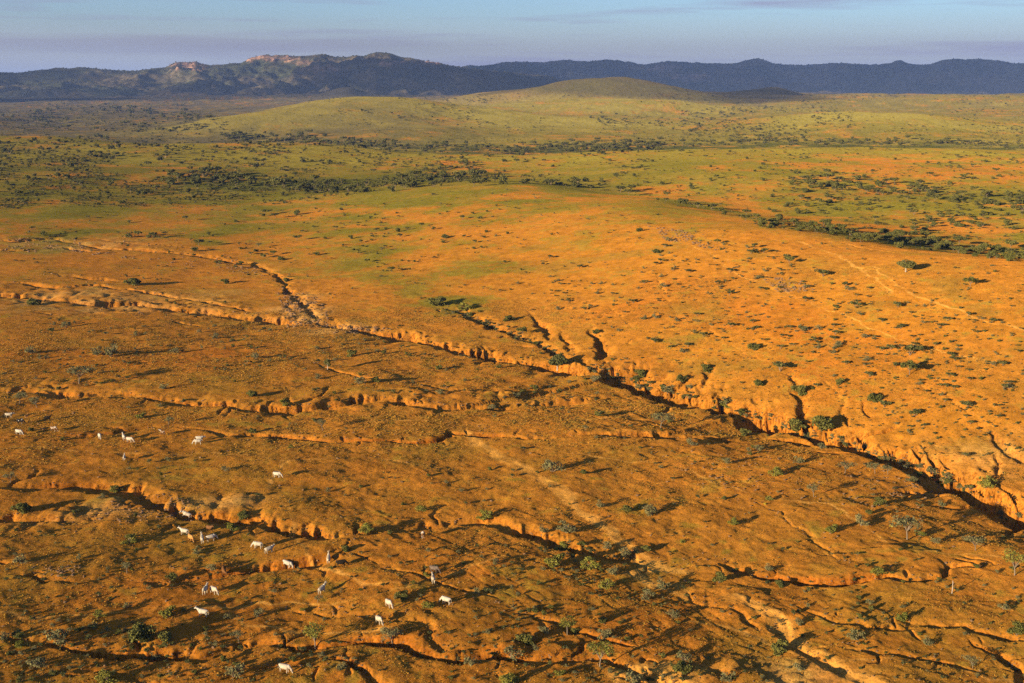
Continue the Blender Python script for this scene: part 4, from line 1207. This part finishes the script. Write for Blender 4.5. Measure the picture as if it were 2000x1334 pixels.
# ---- grass tufts and clods on the near ground, stones by the gullies
nt_ = 190000
r_ = np.sqrt(rngm.uniform(140.0 ** 2, 470.0 ** 2, nt_ * 2)); a_ = rngm.uniform(rad(-28), rad(28), nt_ * 2)
tx, ty = r_ * np.sin(a_), r_ * np.cos(a_)
def samp(F, x, y):
    az = np.arctan2(x, y); r = np.hypot(x, y)
    ia = np.clip(((az - AZ[0]) / (AZ[1] - AZ[0])).astype(int), 0, NC - 1)
    ir = np.clip(np.searchsorted(R, r) - 1, 0, NR - 1)
    return F[ia, ir]
dens = np.clip(.5 + .7 * fbm(tx / 20, ty / 20, 3, 60) + .5 * fbm(tx / 3.5, ty / 3.5, 2, 61), 0.03, 1)
dens *= (1 - np.clip(samp(washm, tx, ty) * 1.5, 0, 1)) * (1 - .9 * np.clip(samp(bare, tx, ty) * 1.4, 0, 1)) * (1 - .75 * samp(hillm, tx, ty)) * (samp(steep, tx, ty) < .55)
kp = np.where(rngm.random(len(tx)) < dens * .62)[0][:nt_]
tx, ty = tx[kp], ty[kp]
tz = z_at(tx, ty) - .02
instancer('grass_tufts', np.stack([tx, ty, tz], -1), rngm.uniform(.5, 1.1, len(tx)) * (1 + .5 * (np.hypot(tx, ty) > 280)), [tuft(300 + k, fol=[M_DRYG, M_OLG][k % 2]) for k in range(6)], 'short dry grass tufts and clods over the foreground earth', .1)
sx, sy = [], []
def stones(poly, n, seed):
    return [(q[0], q[1], q[2], q[3]) for q in scatter(poly, n, 1.2, 6, .6, 40, seed)]
st = stones([(1260, 440), (1340, 450), (1420, 470), (1400, 490), (1300, 470)], 260, 61) + stones([(1480, 540), (1560, 545), (1620, 575), (1520, 570)], 200, 62)
st += stones([(540, 560), (620, 580), (660, 640), (560, 640)], 420, 63) + stones([(640, 635), (760, 640), (740, 655), (640, 650)], 160, 64)
st += stones([(0, 465), (140, 465), (250, 500), (500, 520), (520, 540), (200, 500), (0, 490)], 260, 65) + stones([(180, 985), (340, 960), (420, 1010), (330, 1030), (190, 1020)], 260, 66)
st += stones([(60, 1100), (160, 1105), (150, 1125), (60, 1125)], 80, 67) + stones([(1700, 960), (1870, 930), (1880, 960), (1780, 980)], 90, 68)
st += stones([(0, 760), (1900, 960), (2000, 1334), (0, 1334)], 500, 69) + stones([(1180, 860), (1800, 920), (1750, 1000), (1400, 960)], 260, 70)
for gq in GUL[:40]:
    L_ = sum(math.hypot(b[0] - a[0], b[1] - a[1]) for a, b in zip(gq[0], gq[0][1:]))
    st += [(q[0], q[1], q[2], q[3]) for q in along(gq[0], int(L_ / 9), 5, 1.0, 4.5, 90 + int(gq[0][0][1]))]
instancer('loose_stones', [(q[0], q[1], q[2] + .05) for q in st], [max(q[3], .12) for q in st], [stone(400 + k) for k in range(5)], 'loose brown stones and clods along the gullies', .3)

# ------------------------------------------------------------------ cattle
def coat(name, c0, c1, lo, hi, scale=2.0):
    m, nt, b = new_mat(name)
    tc = nnode(nt, 'ShaderNodeTexCoord')
    n = noise_node(nt, scale, 3, .5, tc.outputs['Object'])
    r = ramp_node(nt, n.outputs[0], [(lo, c0), (hi, c1)])
    nt.links.new(r.outputs[0], b.inputs['Base Color'])
    b.inputs['Roughness'].default_value = .9
    b.inputs['Specular IOR Level'].default_value = 0.0
    return m
COATS = {'white': coat('coat_white', (.36, .305, .225), (.47, .415, .325), .3, .6), 'grey': coat('coat_white_grey', (.29, .23, .155), (.48, .41, .30), .42, .56), 'cream': coat('coat_cream', (.38, .29, .20), (.48, .41, .31), .35, .6),
         'black': coat('coat_black', (.010, .008, .006), (.022, .017, .012), .3, .6), 'pied': coat('coat_black_white', (.014, .012, .012), (.42, .39, .34), .56, .62), 'brown': coat('coat_brown', (.10, .045, .018), (.17, .08, .03), .3, .6),
         'tan': coat('coat_tan', (.33, .15, .04), (.46, .23, .07), .3, .6), 'spot': coat('coat_brown_white', (.14, .07, .03), (.42, .36, .29), .48, .56), 'dun': coat('coat_dark_dun', (.07, .05, .04), (.16, .12, .09), .35, .6)}
def cow_mesh(pose):
    V, Rr, E = [], [], []
    def add(p, r, par=None):
        V.append(p); Rr.append(r if isinstance(r, tuple) else (r, r))
        if par is not None: E.append((par, len(V) - 1))
        return len(V) - 1
    pel = add((-.50, 0, 1.03), (.30, .35))
    rump = add((-.84, 0, 1.06), (.23, .28), pel)
    bel = add((-.05, 0, .94), (.36, .42), pel)
    che = add((.40, 0, .98), (.29, .40), bel)
    sho = add((.62, 0, 1.06), (.23, .32), che)
    hump = add((.52, 0, 1.40), .11, sho)
    if pose == 'graze':
        nk = add((.86, 0, .90), (.12, .18), sho); po = add((1.10, 0, .56), (.12, .13), nk); fa = add((1.20, 0, .36), (.085, .10), po); mu = add((1.28, 0, .16), (.07, .08), fa)
    elif pose == 'stand':
        nk = add((.84, 0, 1.28), (.12, .18), sho); po = add((1.08, 0, 1.46), (.12, .13), nk); fa = add((1.25, 0, 1.36), (.085, .10), po); mu = add((1.42, 0, 1.24), (.07, .08), fa)
    else:
        nk = add((.86, .10, 1.14), (.12, .18), sho); po = add((1.10, .26, 1.16), (.12, .13), nk); fa = add((1.24, .40, 1.02), (.085, .10), po); mu = add((1.34, .50, .88), (.07, .08), fa)
    px_, py_, pz_ = V[po]
    for s in (-1, 1):
        add((px_ - .04, py_ + s * .20, pz_ + .05), (.03, .05), po)
        k = add((px_ + .02, py_ + s * .09, pz_ + .16), .03, po)
        add((px_ + .05, py_ + s * .16, pz_ + .30), .014, k)
    st = .10 if pose == 'walk' else .03
    for s in (-1, 1):
        u = add((.42, s * .17, .74), (.09, .13), che); k = add((.44 + s * st, s * .17, .40), .065, u); f = add((.43 + s * st * 1.6, s * .17, .10), .045, k); add((.46 + s * st * 1.6, s * .17, .03), .055, f)
        u = add((-.58, s * .18, .76), (.11, .17), pel); k = add((-.70 - s * st, s * .18, .44), .065, u); f = add((-.66 - s * st * 1.3, s * .18, .10), .045, k); add((-.63 - s * st * 1.3, s * .18, .03), .055, f)
    t1 = add((-1.00, 0, 1.10), .035, rump); t2 = add((-1.06, 0, .74), .024, t1); add((-1.04, 0, .42), .045, t2)
    me = bpy.data.meshes.new('cow')
    me.from_pydata(V, E, [])
    o = link('cow_form', me)
    sk = o.modifiers.new('skin', 'SKIN'); sk.use_smooth_shade = True
    for i, r in enumerate(Rr):
        me.skin_vertices[0].data[i].radius = r
    me.skin_vertices[0].data[0].use_root = True
    sb = o.modifiers.new('sub', 'SUBSURF'); sb.levels = 1; sb.render_levels = 1
    dg = bpy.context.evaluated_depsgraph_get()
    out = bpy.data.meshes.new_from_object(o.evaluated_get(dg))
    bpy.data.objects.remove(o)
    bpy.data.meshes.remove(me)
    out.polygons.foreach_set('use_smooth', np.ones(len(out.polygons), bool))
    out.name = 'cow'
    return out
COWM = {}
def cow(px, py, head, ct, pose, label, sc=1.0):
    g = ground_at(px, py)
    key = (pose, ct)
    if key not in COWM:
        if (pose, None) not in COWM:
            COWM[(pose, None)] = cow_mesh(pose)
        me = COWM[(pose, None)].copy()
        me.materials.clear(); me.materials.append(COATS[ct])
        COWM[key] = me
    o = link('cow', COWM[key])
    h = rad(head)
    zf = float(z_at(g[0] + .5 * math.cos(h), g[1] + .5 * math.sin(h))); zb = float(z_at(g[0] - .6 * math.cos(h), g[1] - .6 * math.sin(h)))
    o.location = (g[0], g[1], min(g[2], (zf + zb) / 2) - .01)
    o.rotation_euler = (0, -max(-.3, min(.3, math.atan2(zf - zb, 1.1))), h)
    o.scale = (sc * 1.1,) * 3
    tag(o, label, 'cow', 'cattle grazing in the left foreground')
CATTLE = [
    (18, 816, 10, 'grey', 'walk', 'large white and grey cow at the far left edge, topmost of the herd'), (52, 817, 80, 'tan', 'stand', 'small orange-tan calf between the white and black cattle at left', .75),
    (41, 828, -10, 'pied', 'graze', 'black and white cow grazing at the left edge'), (94, 822, 5, 'black', 'stand', 'all black cow standing side-on near the left edge'),
    (37, 849, -15, 'white', 'graze', 'white cow at the left end of the red gully'), (106, 843, -20, 'spot', 'graze', 'brown and white spotted cow on the lip of the red gully'),
    (195, 857, -60, 'white', 'graze', 'single white cow right of the red gully, head lowered'), (242, 859, 120, 'white', 'stand', 'rear white cow of the overlapping pair below the red gully'),
    (254, 864, -20, 'cream', 'graze', 'front cream cow of the overlapping pair below the red gully'), (317, 849, 150, 'spot', 'stand', 'small brown-backed calf alone at the gully tip', .85),
    (390, 862, 10, 'white', 'walk', 'rear white cow of the tight pair right of the red gully'), (386, 868, 190, 'white', 'graze', 'front white cow of the tight pair right of the red gully'),
    (243, 898, 100, 'cream', 'stand', 'lone small pale calf on the flat below the pair', .8), (542, 933, -15, 'white', 'graze', 'lone white cow grazing rightward on the open flat, long shadow'),
    (362, 1011, 175, 'cream', 'walk', 'pale cow down in the shaded gully bed'), (410, 1039, -40, 'brown', 'stand', 'dark brown cow behind the four clustered cattle'),
    (360, 1045, 160, 'white', 'stand', 'white cow touching the orange cow, left of the cluster'), (373, 1057, -50, 'tan', 'graze', 'orange-tan cow in the cluster by the small gully'),
    (395, 1059, 110, 'grey', 'stand', 'white-grey cow in the middle of the cluster'), (413, 1057, 30, 'cream', 'graze', 'cream cow at the right of the cluster beside a bush'),
    (503, 1071, 170, 'white', 'graze', 'white cow left of the two standing above the small gully'), (527, 1080, 40, 'grey', 'walk', 'white-grey cow right of the two above the small gully'),
    (437, 1118, -70, 'brown', 'walk', 'dark brown cow with tan legs on the small gully lip'), (560, 1108, -15, 'white', 'graze', 'biggest white cow grazing at the small gully edge'),
    (642, 1097, 95, 'grey', 'stand', 'white-grey cow seen from behind, beside the black cow'), (668, 1107, 5, 'black', 'graze', 'black cow with long shadow, right of the small gully'),
    (401, 1160, 85, 'grey', 'stand', 'narrow grey-white cow seen from behind, left of a pair'), (418, 1160, -40, 'cream', 'graze', 'cream-white cow, right of the pair on the grass'),
    (630, 1158, 60, 'grey', 'stand', 'grey-white cow with a long straight shadow, head away'), (396, 1204, 165, 'white', 'stand', 'white cow facing left with raised head'),
    (556, 1313, -15, 'cream', 'graze', 'cream cow grazing at the bottom edge, nearest of all'), (826, 1051, -80, 'spot', 'stand', 'brown and cream cow below the curved gully bank'),
    (849, 1119, -30, 'dun', 'graze', 'dark dun cow just behind the grey-white one'), (846, 1138, 100, 'grey', 'stand', 'grey-white cow in front of the dark dun cow'),
    (760, 1186, -55, 'cream', 'graze', 'cream-white cow seen from above, beside a dark bush'), (871, 1180, 150, 'white', 'graze', 'white cow by the green bush, rightmost of the herd'),
    (741, 1219, -55, 'grey', 'graze', 'speckled grey cow above the bottom gully')]
for c in CATTLE:
    cow(*c)

# ------------------------------------------------------------------ bare pole, yellow blossoms
g = ground_at(1859, 1160)
po = link('dead_tree_pole', mesh_np('dead_tree_pole', *join([tube([(0, 0, -.3), (.05, 0, 1.2), (-.02, .04, 2.6)], [.11, .09, .05], 6), tube([(.02, 0, 1.9), (.22, .1, 2.3)], [.04, .02], 4)]), [M_PALE], smooth=True))
po.location = g[:3]
tag(po, 'bare pale dead tree pole with a long thin shadow', 'pole')
for (px, py, lab) in [(1494, 986, 'small bright yellow flowering plant left on the right flat'), (1741, 1030, 'small bright yellow flowering plant under the wide thorn tree')]:
    g = ground_at(px, py)
    rng = np.random.default_rng(px)
    v, f = leaf_quads(rng, in_ball(rng, 36, .2) * np.array([.42, .42, .22]) + np.array([0, 0, .35]), .15, .2)
    sv, sf = tube([(0, 0, -.1), (.03, 0, .4)], [.04, .02], 4)
    o = link('flowering_plant', None); o.location = g[:3]
    link('stem', mesh_np('stem', sv, sf, [M_STICK]), o); link('blossom', mesh_np('blossom', v, f, [M_YFL]), o)
    tag(o, lab, 'plant', 'yellow flowering plants')

# ------------------------------------------------------------------ haze
M_HAZE = bpy.data.materials.new('haze')
M_HAZE.use_nodes = True
hn = M_HAZE.node_tree
hn.nodes.clear()
ho = hn.nodes.new('ShaderNodeOutputMaterial'); hv = hn.nodes.new('ShaderNodeVolumePrincipled')
hv.inputs['Color'].default_value = (.32, .49, 1.0, 1)
hv.inputs['Density'].default_value = 3.4e-5
hv.inputs['Anisotropy'].default_value = 0.0
hn.links.new(hv.outputs[0], ho.inputs['Volume'])
hx, hy0, hy1, hz0, hz1 = 52000, -52000, 52000, float(Z.min()) - 40, 520.0
hvs = np.array([(x, y, z) for x in (-hx, hx) for y in (hy0, hy1) for z in (hz0, hz1)])
hq = np.array([(0, 1, 3, 2), (4, 6, 7, 5), (0, 4, 5, 1), (2, 3, 7, 6), (0, 2, 6, 4), (1, 5, 7, 3)])
hz = link('haze', mesh_np('haze', hvs, hq, [M_HAZE]))
tag(hz, kind='stuff')
